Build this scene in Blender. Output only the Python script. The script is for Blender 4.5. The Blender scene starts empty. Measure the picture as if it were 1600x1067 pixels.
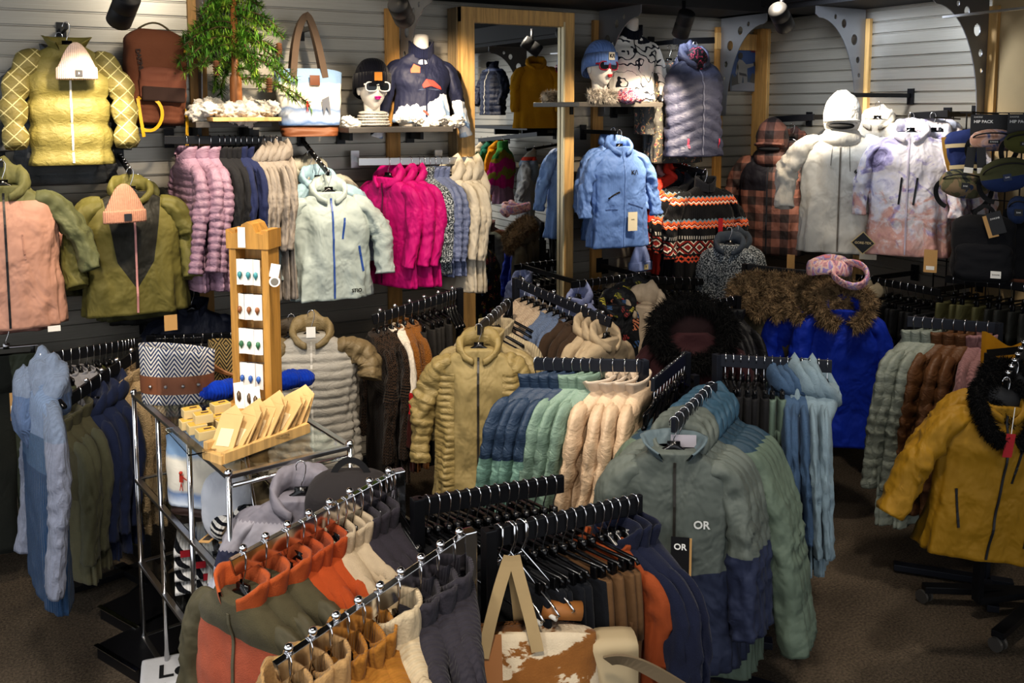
import bpy, bmesh, math, random
from mathutils import Vector, Matrix, noise

random.seed(7)
PI = math.pi
R = math.radians
SC = bpy.context.scene
COL = SC.collection

# ------------------------------------------------------------------ camera
CAM = Vector((-5.09, -5.24, 2.25))
F_PX, PP_Y, TILT, YAW = 1450.0, 315.0, R(5.71), R(-29.27)
cd = bpy.data.cameras.new('camera')
cam = bpy.data.objects.new('camera', cd)
COL.objects.link(cam)
cam.location = CAM
cam.rotation_euler = (PI / 2 - TILT, 0, YAW)
cd.sensor_fit = 'HORIZONTAL'
cd.sensor_width = 36.0
cd.lens = F_PX / 1600 * 36.0
cd.shift_y = -(533.5 - PP_Y) / 1600
cd.clip_start = 0.05
SC.camera = cam


def ray(px, py):
    x, y = (px - 800) / F_PX, -(py - PP_Y) / F_PX
    d = Vector((x, math.cos(TILT) + y * math.sin(TILT), -math.sin(TILT) + y * math.cos(TILT)))
    return Matrix.Rotation(YAW, 3, 'Z') @ d


def on_z(px, py, z):
    d = ray(px, py)
    return CAM + d * ((z - CAM.z) / d.z)


def on_left(px, py, off=0.0):          # a point `off` metres out from the left wall
    d = ray(px, py)
    return CAM + d * ((-off - CAM.y) / d.y)


def on_right(px, py, off=0.0):
    d = ray(px, py)
    return CAM + d * ((-off - CAM.x) / d.x)


def at(px, py, depth):
    return CAM + ray(px, py) * depth


# ------------------------------------------------------------------ materials
MATS = {}


class G:
    """tiny node graph helper"""
    def __init__(s, name):
        s.m = bpy.data.materials.new(name)
        s.m.use_nodes = True
        s.t = s.m.node_tree
        s.b = s.t.nodes['Principled BSDF']
        s.tc = s.t.nodes.new('ShaderNodeTexCoord')
        s.obj = s.tc.outputs['Object']

    def n(s, typ, inp=None, **kw):
        nd = s.t.nodes.new('ShaderNode' + typ)
        for k, v in kw.items():
            setattr(nd, k, v)
        for k, v in (inp or {}).items():
            s.put(nd.inputs[k], v)
        return nd

    def put(s, sock, v):
        if isinstance(v, bpy.types.NodeSocket):
            s.t.links.new(v, sock)
        else:
            if sock.type == 'RGBA' and hasattr(v, '__len__') and len(v) == 3:
                v = (*v, 1)
            sock.default_value = v

    def math(s, op, a, b=0.0, c=0.0):
        nd = s.n('Math', operation=op)
        s.put(nd.inputs[0], a)
        s.put(nd.inputs[1], b)
        s.put(nd.inputs[2], c)
        return nd.outputs[0]

    def xyz(s, v=None):
        nd = s.n('SeparateXYZ', {'Vector': v or s.obj})
        return nd.outputs

    def mapping(s, scale=(1, 1, 1), rot=(0, 0, 0), loc=(0, 0, 0), v=None):
        nd = s.n('Mapping', {'Vector': v or s.obj, 'Scale': scale, 'Rotation': rot, 'Location': loc})
        return nd.outputs[0]

    def noise(s, scale, detail=3, v=None, rough=.5, dist=0.0):
        nd = s.n('TexNoise', {'Vector': v or s.obj, 'Scale': scale, 'Detail': detail, 'Roughness': rough, 'Distortion': dist})
        return nd.outputs['Fac']

    def voro(s, scale, v=None, feature='F1', out='Distance'):
        nd = s.n('TexVoronoi', {'Vector': v or s.obj, 'Scale': scale}, feature=feature)
        return nd.outputs[out]

    def wave(s, scale, v=None, dist=0.0, dire='X', prof='SIN', dscale=1.0):
        nd = s.n('TexWave', {'Vector': v or s.obj, 'Scale': scale, 'Distortion': dist, 'Detail Scale': dscale}, wave_type='BANDS', bands_direction=dire, wave_profile=prof)
        return nd.outputs['Fac']

    def ramp(s, fac, stops, interp='LINEAR'):
        nd = s.n('ValToRGB', {'Fac': fac})
        cr = nd.color_ramp
        cr.interpolation = interp
        while len(cr.elements) < len(stops):
            cr.elements.new(.5)
        for e, (p, c) in zip(cr.elements, stops):
            e.position = p
            e.color = (*c, 1) if len(c) == 3 else c
        return nd.outputs['Color']

    def mix(s, fac, a, b, blend='MIX'):
        nd = s.n('Mix', data_type='RGBA', blend_type=blend)
        s.put(nd.inputs[0], fac)
        s.put(nd.inputs[6], a)
        s.put(nd.inputs[7], b)
        return nd.outputs[2]

    def vary(s, col, amount=.18, scale=5.0):
        f = s.noise(scale, 4)
        v = s.math('MULTIPLY_ADD', f, amount * 2, 1 - amount)
        nd = s.n('HueSaturation', {'Value': v, 'Color': col})
        return nd.outputs[0]

    def bump(s, h, strength=.3, dist=.004, chain=None):
        nd = s.n('Bump', {'Height': h, 'Strength': strength, 'Distance': dist})
        if chain:
            s.put(nd.inputs['Normal'], chain)
        return nd.outputs[0]

    def out(s, col=None, rough=.7, metal=0.0, nrm=None, sheen=0.0, spec=.4, **kw):
        b = s.b
        if col is not None:
            s.put(b.inputs['Base Color'], col)
        s.put(b.inputs['Roughness'], rough)
        s.put(b.inputs['Metallic'], metal)
        s.put(b.inputs['Specular IOR Level'], spec)
        if sheen:
            s.put(b.inputs['Sheen Weight'], sheen)
            s.put(b.inputs['Sheen Roughness'], .5)
        if nrm is not None:
            s.put(b.inputs['Normal'], nrm)
        for k, v in kw.items():
            s.put(b.inputs[k], v)
        return s.m


def srgb(h):
    if not isinstance(h, str):
        return h
    h = h.lstrip('#')
    v = [int(h[i:i + 2], 16) / 255 for i in (0, 2, 4)]
    return tuple(c / 12.92 if c <= .04045 else ((c + .055) / 1.055) ** 2.4 for c in v)


def finish(g, col, kind):
    """cloth surface of a given kind over a colour socket"""
    if kind == 'shell':
        wr = g.noise(7, 3, g.mapping((1, 1, .7)), .5, .3)
        nb = g.bump(wr, .85, .045)
        nb = g.bump(g.noise(20, 2, None, .45, .5), .18, .009, nb)
        nb = g.bump(g.noise(380, 1), .06, .001, nb)
        return g.out(g.vary(col, .14), .62, nrm=nb, sheen=.02, spec=.3)
    if kind == 'down':
        wr = g.noise(16, 4, g.mapping((1, 1, 1.6)), .6, .8)
        nb = g.bump(wr, .6, .014)
        return g.out(g.vary(col, .12, 7), .55, nrm=nb, sheen=.0, spec=.4)
    if kind == 'fleece':
        nb = g.bump(g.noise(260, 2), .5, .003)
        nb = g.bump(g.noise(7, 3), .35, .015, nb)
        return g.out(g.vary(col, .2, 30), .95, nrm=nb, sheen=.1, spec=.12)
    if kind == 'sherpa':
        h = g.voro(150)
        nb = g.bump(h, .9, .006)
        return g.out(g.vary(col, .3, 90), .95, nrm=nb, sheen=.12, spec=.1)
    if kind == 'knit':
        w = g.wave(26, g.mapping((1, 1, 0)), 0, 'X')
        h = g.math('ADD', w, g.math('MULTIPLY', g.noise(150, 2), .6))
        nb = g.bump(h, .6, .004)
        return g.out(g.vary(col, .22, 60), .92, nrm=nb, sheen=.08, spec=.12)
    if kind == 'twill':
        h = g.wave(160, g.mapping(rot=(0, R(40), 0)), 1)
        nb = g.bump(h, .2, .001)
        nb = g.bump(g.noise(8, 3, None, .6, .8), .4, .015, nb)
        return g.out(g.vary(col, .16), .82, nrm=nb, sheen=.04, spec=.22)
    if kind == 'grid':
        h = g.math('MULTIPLY', g.wave(60, g.mapping((1, 0, 0)), 0, 'X'), g.wave(60, g.mapping((0, 0, 1)), 0, 'Z'))
        nb = g.bump(h, .5, .002)
        nb = g.bump(g.noise(7, 3), .3, .015, nb)
        return g.out(g.vary(col, .15, 12), .85, nrm=nb, sheen=.04, spec=.2)
    return g.out(col, .8)


def zcol(g, stops, wob=0.0, wscale=4.0):
    """colour by height below the hanger: stops = [(depth_from, colour), ...] depth in metres"""
    z = g.xyz()[2]
    d = g.math('MULTIPLY', z, -1 / 1.3)
    if wob:
        d = g.math('ADD', d, g.math('MULTIPLY', g.math('SUBTRACT', g.noise(wscale, 4), .5), wob))
    return g.ramp(d, [(a / 1.3, srgb(c)) for a, c in stops], 'CONSTANT')


def cloth(color, kind='shell', blocks=None, wob=0.0):
    key = ('cloth', color, kind, str(blocks), wob)
    if key in MATS:
        return MATS[key]
    g = G('cloth_' + kind)
    if blocks:
        c = zcol(g, [(0, color)] + list(blocks), wob)
    else:
        c = g.n('RGB').outputs[0]
        c.default_value = (*srgb(color), 1)
    MATS[key] = finish(g, c, kind)
    return MATS[key]


def pattern(kind):
    if ('pat', kind) in MATS:
        return MATS[('pat', kind)]
    g = G('pattern_' + kind)
    X, Y, Z = g.xyz()
    base = 'shell'
    if kind == 'plaid':
        def bars(v, p, o, duty):
            return g.math('LESS_THAN', g.math('FRACT', g.math('MULTIPLY_ADD', v, 1 / p, o)), duty)
        a = bars(X, .13, .2, .5)
        b = bars(Z, .13, .1, .5)
        s = g.math('MULTIPLY', g.math('ADD', a, b), .5)
        c = g.ramp(s, [(0, srgb('#7d5548')), (.4, srgb('#523a34')), (.8, srgb('#2a2221'))], 'CONSTANT')
    elif kind == 'plaid_light':
        d1, d2 = g.math('ADD', X, Z), g.math('SUBTRACT', X, Z)

        def ln(v):
            return g.math('LESS_THAN', g.math('FRACT', g.math('MULTIPLY', v, 1 / .085)), .09)
        s = g.math('MAXIMUM', ln(d1), ln(d2))
        c = g.mix(s, srgb('#7d7446'), srgb('#c9c08e'))
        base = 'down'
    elif kind == 'tiedye':
        n1 = g.noise(7, 5, None, .6, 1.0)
        n2 = g.noise(8, 4, g.mapping(loc=(3, 1, 7)), .6, 1.5)
        c = g.ramp(n1, [(.28, srgb('#5d5672')), (.38, srgb('#a8a0c6')), (.46, srgb('#d9d3d4')), (.6, srgb('#d3cfda')), (.74, srgb('#8d8ab0'))])
        low = g.math('MULTIPLY_ADD', Z, -.7, -.40)
        m = g.math('ADD', n2, low)
        c2 = g.ramp(m, [(.5, (0, 0, 0)), (.66, (1, 1, 1))])
        c = g.mix(g.math('MULTIPLY', c2, .75), c, srgb('#c98d7a'))
    elif kind == 'floral':
        d = g.voro(17, g.mapping((1, 1, 1)))
        n = g.noise(40, 3)
        col = g.voro(17, out='Color')
        hue = g.xyz(col)[0]
        fl = g.ramp(hue, [(0, srgb('#6d6c2a')), (.3, srgb('#a39a3c')), (.5, srgb('#8f3b3d')), (.7, srgb('#c27d5e')), (.85, srgb('#3d5f8f'))], 'CONSTANT')
        m = g.math('LESS_THAN', g.math('MULTIPLY_ADD', n, .6, d), .72)
        leaf = g.wave(26, None, 9, 'DIAGONAL')
        fl = g.mix(g.math('GREATER_THAN', leaf, .62), fl, srgb('#1b1c18'))
        c = g.mix(m, srgb('#15171c'), fl)
    elif kind == 'fairisle':
        tri = g.math('MULTIPLY', g.math('PINGPONG', X, .018), .9)
        zz = g.math('ADD', g.math('MULTIPLY', Z, -1), tri)
        K, O, W_, Rr, Gy = '#17181c', '#d9693f', '#d8d2c4', '#8c2f2c', '#6d7f8b'
        c = g.ramp(g.math('MULTIPLY', zz, 1 / 1.3), [(a / 1.3, srgb(q)) for a, q in
            [(0, K), (.20, Gy), (.212, O), (.232, Rr), (.243, W_), (.25, O), (.262, K), (.375, Gy), (.387, O), (.407, Rr), (.418, W_), (.426, O), (.44, K)]], 'CONSTANT')
        t2 = g.math('PINGPONG', X, .045)
        dd = g.math('ADD', g.math('ABSOLUTE', g.math('ADD', Z, .58)), t2)
        dia = g.ramp(g.math('MULTIPLY', dd, 6), [(0, srgb(Rr)), (.13, srgb(W_)), (.2, srgb(K)), (.28, srgb(Rr)), (.4, srgb(W_)), (.46, srgb(K))], 'CONSTANT')
        band = g.math('LESS_THAN', g.math('ABSOLUTE', g.math('ADD', Z, .58)), .05)
        c = g.mix(band, c, dia)
        dash = g.math('LESS_THAN', g.math('FRACT', g.math('MULTIPLY', X, 60)), .45)
        b2 = g.math('LESS_THAN', g.math('ABSOLUTE', g.math('ADD', Z, .505)), .013)
        c = g.mix(g.math('MULTIPLY', dash, b2), c, srgb('#b9b6b0'))
        z3 = g.math('ADD', g.math('ABSOLUTE', g.math('ADD', Z, .67)), tri)
        b3 = g.math('LESS_THAN', g.math('ABSOLUTE', g.math('SUBTRACT', z3, .022)), .008)
        c = g.mix(b3, c, srgb('#c4553d'))
        base = 'knit'
    elif kind == 'houndstooth':
        ck = g.n('TexChecker', {'Vector': g.obj, 'Scale': 110.0})
        st = g.math('LESS_THAN', g.math('FRACT', g.math('MULTIPLY', Z, 62)), .45)
        band = g.math('LESS_THAN', g.math('ABSOLUTE', g.math('ADD', Z, .42)), .04)
        f = g.mix(band, ck.outputs['Fac'], st)
        c = g.mix(f, srgb('#14110f'), srgb('#3d2f25'))
        base = 'knit'
    elif kind == 'speckle':
        n = g.noise(110, 2)
        c = g.ramp(n, [(.42, srgb('#2e3338')), (.5, srgb('#59626a')), (.6, srgb('#b3b8bb'))])
        base = 'fleece'
    elif kind == 'alpine':
        zz = g.math('ADD', g.math('MULTIPLY', Z, -1), g.math('MULTIPLY', g.math('SUBTRACT', g.noise(7, 4), .5), .24))
        zz = g.math('ADD', zz, g.math('MULTIPLY_ADD', g.math('ABSOLUTE', g.math('SUBTRACT', X, .10)), -.5, -.07))
        c = g.ramp(g.math('MULTIPLY', zz, 1 / 1.3), [(0, srgb('#1d2138')), (.25, srgb('#d9dde3')), (.29, srgb('#8fa9cb')), (.325, srgb('#dedfe1')), (.38, srgb('#a9bcd4')), (.42, srgb('#dcdcdc'))], 'CONSTANT')
    elif kind == 'ink':
        w = g.wave(5, g.mapping((1, .3, 1), (0, R(35), 0)), 14, 'DIAGONAL', dscale=1.6)
        up = g.math('MULTIPLY_ADD', Z, 1.3, .42)
        mid = g.math('ABSOLUTE', g.math('ADD', Z, .42))
        th = g.math('MULTIPLY_ADD', mid, -1.15, 1.0)
        c = g.mix(g.math('GREATER_THAN', w, th), srgb('#e9e6df'), srgb('#22252f'))
    elif kind == 'florallining':
        n = g.noise(22, 2, None, .5, 2)
        c = g.ramp(n, [(.0, srgb('#101218')), (.5, srgb('#15171d')), (.57, srgb('#b03a56')), (.62, srgb('#54203a')), (.65, srgb('#14161c')), (.74, srgb('#c98a3d'))], 'CONSTANT')
    elif kind == 'flowersleeve':
        n = g.noise(24, 2, None, .5, 1.5)
        c = g.ramp(n, [(0, srgb('#4b4a48')), (.62, srgb('#b9a56e')), (.66, srgb('#b04a58')), (.7, srgb('#4b4a48'))], 'CONSTANT')
    elif kind == 'rainbow':
        zz = g.math('ADD', g.math('MULTIPLY', Z, -1), g.math('MULTIPLY', g.math('SUBTRACT', g.noise(5, 3), .5), .3))
        c = g.ramp(g.math('MULTIPLY', zz, 1 / 1.3), [(0, srgb('#4f9a55')), (.17, srgb('#a59a35')), (.23, srgb('#d0268a')), (.32, srgb('#9a9a3f')), (.37, srgb('#d0268a')), (.45, srgb('#b48ea6'))], 'CONSTANT')
        base = 'fleece'
    elif kind == 'camo':
        n = g.noise(9, 3, None, .5, 1)
        c = g.ramp(n, [(0, srgb('#2d3230')), (.42, srgb('#5b5a44')), (.52, srgb('#7a6a55')), (.6, srgb('#3c4a66'))], 'CONSTANT')
        base = 'twill'
    elif kind == 'camo_pink':
        n = g.noise(14, 3, None, .5, 1)
        c = g.ramp(n, [(0, srgb('#5b4a5c')), (.4, srgb('#a4806e')), (.5, srgb('#b79c94')), (.6, srgb('#5b6287'))])
        base = 'twill'
    elif kind == 'gaiter':
        n = g.noise(14, 3, None, .5, 2)
        c = g.ramp(n, [(.3, srgb('#5a3b6e')), (.42, srgb('#d9a0a0')), (.5, srgb('#e7c8b8')), (.58, srgb('#8f86c0')), (.66, srgb('#d98a8f'))])
    elif kind == 'buff':
        n = g.noise(40, 3, None, .5, 2)
        c = g.ramp(n, [(.35, srgb('#2b2d55')), (.48, srgb('#b43a4b')), (.55, srgb('#d8c3bd')), (.62, srgb('#3c3e6e'))])
    elif kind == 'basket':
        t = g.math('PINGPONG', X, .03)
        v = g.math('FRACT', g.math('MULTIPLY', g.math('ADD', Z, g.math('MULTIPLY', t, 1.4)), 55))
        c = g.mix(g.math('LESS_THAN', v, .5), srgb('#2f3c5c'), srgb('#cfc9bf'))
        base = 'twill'
    elif kind == 'basket_inner':
        t = g.math('PINGPONG', X, .03)
        v = g.math('FRACT', g.math('MULTIPLY', g.math('ADD', Z, g.math('MULTIPLY', t, 1.4)), 55))
        c = g.mix(g.math('LESS_THAN', v, .5), srgb('#2a2620'), srgb('#a08858'))
        base = 'twill'
    elif kind == 'cowhide':
        n = g.noise(5.2, 6, g.mapping(loc=(2.3, .4, 1.2)), .62, .4)
        c = g.ramp(n, [(.0, srgb('#c2b6a0')), (.475, srgb('#bdae96')), (.49, srgb('#7d542c')), (1, srgb('#5c3a1e'))])
        base = 'fleece'
    elif kind == 'snowscene':
        zz = g.math('ADD', Z, g.math('MULTIPLY', g.math('SUBTRACT', g.noise(9, 4), .5), .07))
        c = g.ramp(g.math('MULTIPLY_ADD', zz, 2.2, 1.0), [(0, srgb('#e7e3da')), (.28, srgb('#e4e8ee')), (.36, srgb('#5f7fb0')), (.44, srgb('#dfe6f0')), (.53, srgb('#7f96bd')), (.58, srgb('#e3ddd0')), (.8, srgb('#e9e2d2')), (.86, srgb('#8aa7c8'))])
        base = 'twill'
    elif kind == 'treeline':
        zz = g.math('ADD', g.math('MULTIPLY', Z, -1), g.math('MULTIPLY', g.math('PINGPONG', X, .008), .9))
        c = g.ramp(g.math('MULTIPLY', zz, 1 / 1.3), [(0, srgb('#6f6c74')), (.16, srgb('#8a878e')), (.235, srgb('#2d3044')), (.285, srgb('#a9abb6'))], 'CONSTANT')
    elif kind == 'nordic':
        n = g.wave(8, g.mapping((1, .2, 1)), 8, 'DIAGONAL')
        c = g.mix(g.math('GREATER_THAN', n, .72), srgb('#d9d6d2'), srgb('#1c1d22'))
        base = 'knit'
    elif kind == 'stripes':
        v = g.math('FRACT', g.math('MULTIPLY_ADD', Z, 45, g.math('MULTIPLY', g.noise(30, 1), .5)))
        c = g.mix(g.math('LESS_THAN', v, .5), srgb('#1b1d24'), srgb('#cfcbc4'))
        base = 'knit'
    MATS[('pat', kind)] = finish(g, c, base)
    return MATS[('pat', kind)]


def plain(name, color, rough=.5, metal=0.0, spec=.5, noise_amt=0.0, **kw):
    key = ('plain', name)
    if key not in MATS:
        g = G(name)
        c = srgb(color)
        if noise_amt:
            c2 = g.n('RGB').outputs[0]
            c2.default_value = (*c, 1)
            c = g.vary(c2, noise_amt, 12)
        MATS[key] = g.out(c, rough, metal, spec=spec, **kw)
    return MATS[key]


def wood(name, color, rot=(0, 0, 0)):
    key = ('wood', name)
    if key not in MATS:
        g = G(name)
        v = g.mapping((9, 9, .7), rot)
        f = g.noise(5, 6, v, .6, .6)
        c = srgb(color)
        col = g.ramp(f, [(.3, tuple(q * .62 for q in c)), (.55, c), (.75, tuple(min(1, q * 1.18) for q in c))])
        MATS[key] = g.out(col, .5, nrm=g.bump(f, .12, .002))
    return MATS[key]


CHROME = plain('chrome', '#dcdcde', .14, 1.0)
STEEL = plain('brushed_steel', '#b4b4b6', .28, 1.0)
BLACKMETAL = plain('black_powder_coat', '#15161a', .38, .3)
DARKMETAL = plain('dark_blue_metal', '#23262f', .42, .4)
BLACKPLASTIC = plain('black_plastic', '#0b0b0d', .22)
GLASS = None


def glass():
    global GLASS
    if GLASS is None:
        g = G('shelf_glass')
        GLASS = g.out((.93, .97, .96), .02, spec=.5, **{'Transmission Weight': 1.0, 'IOR': 1.3, 'Alpha': 1.0})
    return GLASS


# ------------------------------------------------------------------ mesh builder
class MB:
    def __init__(s):
        s.v, s.f = [], []

    def add(s, vs, fs):
        b = len(s.v)
        s.v += [tuple(v) for v in vs]
        s.f += [tuple(i + b for i in f) for f in fs]
        return s

    def loft(s, rings, closed=True, cap0=False, cap1=False, flip=False):
        n = len(rings[0])
        vs = [p for r in rings for p in r]
        fs = []
        m = n if closed else n - 1
        for i in range(len(rings) - 1):
            for j in range(m):
                a, b = i * n + j, i * n + (j + 1) % n
                q = (a, b, b + n, a + n)
                fs.append(q[::-1] if flip else q)
        if cap0:
            fs.append(tuple(range(n)) if flip else tuple(range(n))[::-1])
        if cap1:
            o = (len(rings) - 1) * n
            fs.append(tuple(range(o, o + n))[::-1] if flip else tuple(range(o, o + n)))
        return s.add(vs, fs)

    def tube(s, path, r, seg=8, cap=True):
        path = [Vector(p) for p in path]
        rings = []
        prev = None
        for i, p in enumerate(path):
            t = (path[min(i + 1, len(path) - 1)] - path[max(i - 1, 0)]).normalized()
            if prev is None:
                a = Vector((0, 0, 1)) if abs(t.z) < .9 else Vector((1, 0, 0))
                u = t.cross(a).normalized()
            else:
                u = (prev - t * prev.dot(t)).normalized()
            prev = u
            w = t.cross(u)
            rr = r[i] if hasattr(r, '__len__') else r
            rings.append([p + u * (rr * math.cos(2 * PI * k / seg)) + w * (rr * math.sin(2 * PI * k / seg)) for k in range(seg)])
        return s.loft(rings, True, cap, cap)

    def box(s, c, size, rot=None, bev=0.0):
        c = Vector(c)
        hx, hy, hz = (q / 2 for q in size)
        if bev <= 0:
            vs = [Vector((x, y, z)) for x in (-hx, hx) for y in (-hy, hy) for z in (-hz, hz)]
            fs = [(0, 1, 3, 2), (4, 6, 7, 5), (0, 4, 5, 1), (2, 3, 7, 6), (0, 2, 6, 4), (1, 5, 7, 3)]
        else:
            bm = bmesh.new()
            bmesh.ops.create_cube(bm, size=1)
            for v in bm.verts:
                v.co = Vector((v.co.x * hx * 2, v.co.y * hy * 2, v.co.z * hz * 2))
            bmesh.ops.bevel(bm, geom=bm.edges[:], offset=bev, segments=2, profile=.7, affect='EDGES')
            bm.verts.index_update()
            vs = [v.co.copy() for v in bm.verts]
            fs = [tuple(v.index for v in f.verts) for f in bm.faces]
            bm.free()
        if rot is not None:
            vs = [rot @ v for v in vs]
        return s.add([c + v for v in vs], fs)

    def beam(s, p, q, w, h, bev=0.0, up=(0, 0, 1)):
        p, q = Vector(p), Vector(q)
        d = q - p
        t = d.normalized()
        a = Vector(up)
        if abs(t.dot(a)) > .95:
            a = Vector((0, 1, 0))
        x = t.cross(a).normalized()
        z = x.cross(t)
        m = Matrix((x, t, z)).transposed()
        return s.box((p + q) / 2, (w, d.length, h), m, bev)

    def ball(s, c, r, seg=16, rings=10, fn=None):
        c = Vector(c)
        r = Vector(r) if hasattr(r, '__len__') else Vector((r, r, r))
        rr = []
        for i in range(rings + 1):
            ph = PI * i / rings
            row = []
            for j in range(seg):
                th = 2 * PI * j / seg
                d = Vector((math.sin(ph) * math.cos(th), math.sin(ph) * math.sin(th), math.cos(ph)))
                k = fn(d) if fn else 1.0
                row.append(c + Vector((d.x * r.x, d.y * r.y, d.z * r.z)) * k)
            rr.append(row)
        return s.loft(rr, True, flip=True)

    def lathe(s, c, prof, seg=20, cap0=True, cap1=True):
        c = Vector(c)
        return s.loft([[c + Vector((r * math.cos(2 * PI * k / seg), r * math.sin(2 * PI * k / seg), z)) for k in range(seg)] for r, z in prof], True, cap0, cap1)

    def poly(s, pts):
        return s.add(pts, [tuple(range(len(pts)))])

    def mesh(s, name, smooth=True):
        me = bpy.data.meshes.new(name)
        me.from_pydata(s.v, [], s.f)
        me.update()
        if smooth:
            me.polygons.foreach_set('use_smooth', [True] * len(me.polygons))
        return me


def link(name, me, mat=None, parent=None, loc=None, rot=None):
    o = bpy.data.objects.new(name, me)
    COL.objects.link(o)
    if parent is not None:
        o.parent = parent
    if loc is not None:
        o.location = loc
    if rot is not None:
        o.rotation_euler = rot
    if mat is not None and me is not None:
        if not me.materials:
            me.materials.append(mat)
        o.material_slots[0].link = 'OBJECT'
        o.material_slots[0].material = mat
    return o


def build(mb, name, mat, parent=None, smooth=False, loc=None, rot=None):
    smooth = smooth and not getattr(mb, 'flat', False)
    return link(name, mb.mesh(name, smooth), mat, parent, loc, rot)


def tag(o, label, cat, group=None, kind=None):
    if len(label.split()) > 16:
        print('LONG', len(label.split()), label)
    o['label'] = label
    o['category'] = cat
    if group:
        o['group'] = group
    if kind:
        o['kind'] = kind
    return o


def thing(name, label, cat, loc=(0, 0, 0), rz=0.0, group=None, rot=None):
    o = bpy.data.objects.new(name, None)
    COL.objects.link(o)
    o.empty_display_size = .05
    o.location = loc
    o.rotation_euler = rot or (0, 0, rz)
    return tag(o, label, cat, group)


def struct(name, mb, mat, smooth=False):
    o = build(mb, name, mat, None, smooth)
    o['kind'] = 'structure'
    return o


def text(parent, s, size, loc, mat, rot=(PI / 2, 0, 0), align='CENTER', bold=0.0, name='lettering', depth=.0006):
    cu = bpy.data.curves.new(name, 'FONT')
    cu.body = s
    cu.size = size
    cu.extrude = depth
    cu.offset = bold
    cu.align_x = align
    cu.align_y = 'CENTER'
    cu.resolution_u = 3
    cu.materials.append(mat)
    tmp = bpy.data.objects.new(name, cu)
    me = bpy.data.meshes.new_from_object(tmp)
    bpy.data.objects.remove(tmp)
    o = bpy.data.objects.new(name, me)
    COL.objects.link(o)
    o.parent = parent
    o.location = loc
    o.rotation_euler = rot
    return o


WHITE_INK = plain('white_print', '#e8e8e6', .6)
BLACK_INK = plain('black_print', '#101114', .6)
# ------------------------------------------------------------------ garments
GS = .87         # clothes scale in this room
# local frame of everything that hangs: origin = top of the bar, +x = wearer's left seen from the front, -y = front, z down
N0 = -0.125        # height of the neck opening below the bar


def interp(pts, t):
    for (a, *va), (b, *vb) in zip(pts, pts[1:]):
        if t <= b:
            k = (t - a) / (b - a) if b > a else 0
            k = max(0, k)
            return [p + (q - p) * k for p, q in zip(va, vb)]
    return list(pts[-1][1:])


class Style:
    def __init__(s, **k):
        s.L, s.W, s.C, s.waist, s.hem, s.D = .66, .205, .245, .235, .25, .085
        s.neck, s.zip, s.sleeves, s.puff, s.ph, s.chev = 'collar', True, True, 0, .012, 0
        s.wr, s.seed, s.exp = .011, 1, 2.5
        s.rk = .82
        s.elbow, s.cuff, s.r0, s.r1, s.flat = (.285, -.02, -.36), (.30, -.06, -.64), .066, .047, 1.0
        s.neckdrop = 0.0
        s.tilt = 0.0
        s.cy = 1.0
        s.__dict__.update(k)
        s.r0, s.r1 = s.r0 * s.rk, s.r1 * .95
        s.elbow = (s.elbow[0] * .95, s.elbow[1], s.elbow[2])
        s.key = str(sorted(s.__dict__.items()))

    def prof(s, d):
        """half width and half depth at d below the neck"""
        L, W, D = s.L, s.W, s.D
        pts = [(0, .078, .055), (.012, .092, .057), (.03, .135, .054), (.05, W * .88, .052), (.075, W, .055),
               (.11, W + .012, max(.06 if D > .06 else D, D * .8)), (.2, s.C, D), (.55 * L, s.waist, D), (L, s.hem, D)]
        w = [0, 0]
        for o, k in ((-.02, .25), (0, .5), (.02, .25)):
            a = interp(pts, min(max(d + o, 0), L))
            w[0] += a[0] * k
            w[1] += a[1] * k
        return w

    def pt(s, th, d):
        a, b = s.prof(d)
        c, q = math.cos(th), math.sin(th)
        e = 2 / s.exp
        x = a * math.copysign(abs(c) ** e, c)
        y = b * math.copysign(abs(q) ** e, q)
        k = min(1, d / .12)
        sd = s.seed * 7.3
        f1 = 1 - 2.2 * abs(noise.noise((x * 5 + sd + d * 2, d * 2.6 + abs(x) * 5, q * 1.5)))
        f2 = 1 - 2.2 * abs(noise.noise((x * 9 + sd, d * 7.0 - x * 5, q * 3 + 5)))
        dis = s.wr * k * (noise.noise((x * 5 + sd, d * 2.2, q * 1.5)) * .8 + f1 * .55 + f2 * .35 - .3)
        dis += s.wr * 1.6 * (d / s.L) ** 2 * noise.noise((math.cos(th) * 4.5 + sd, math.sin(th) * 4.5, d * .8))
        if s.puff:
            ph = (d + s.chev * abs(x) + .006 * noise.noise((x * 9 + sd, d * 9, 0))) / s.puff
            f = abs(math.sin(PI * ph)) ** .55
            dis += s.ph * (f - .55) * k
            dis += s.ph * .35 * f * noise.noise((x * 38 + sd, d * 12, q * 6)) * k
        nx, ny = c, q
        return Vector((x + nx * dis, y + ny * dis, N0 - d - .012 * (1 - abs(c)) * 0))

    def front(s, x, z):
        """y of the front surface at (x, z)"""
        d = min(max(N0 - z, 0), s.L)
        best, by = 9, 0
        for i in range(61):
            p = s.pt(PI + PI * i / 60, d)
            if abs(p.x - x) < best:
                best, by = abs(p.x - x), p.y
        return by


MESHES = {}


def cached(key, fn, name, smooth=True):
    if key not in MESHES:
        MESHES[key] = fn().mesh(name, smooth)
    return MESHES[key]


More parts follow.
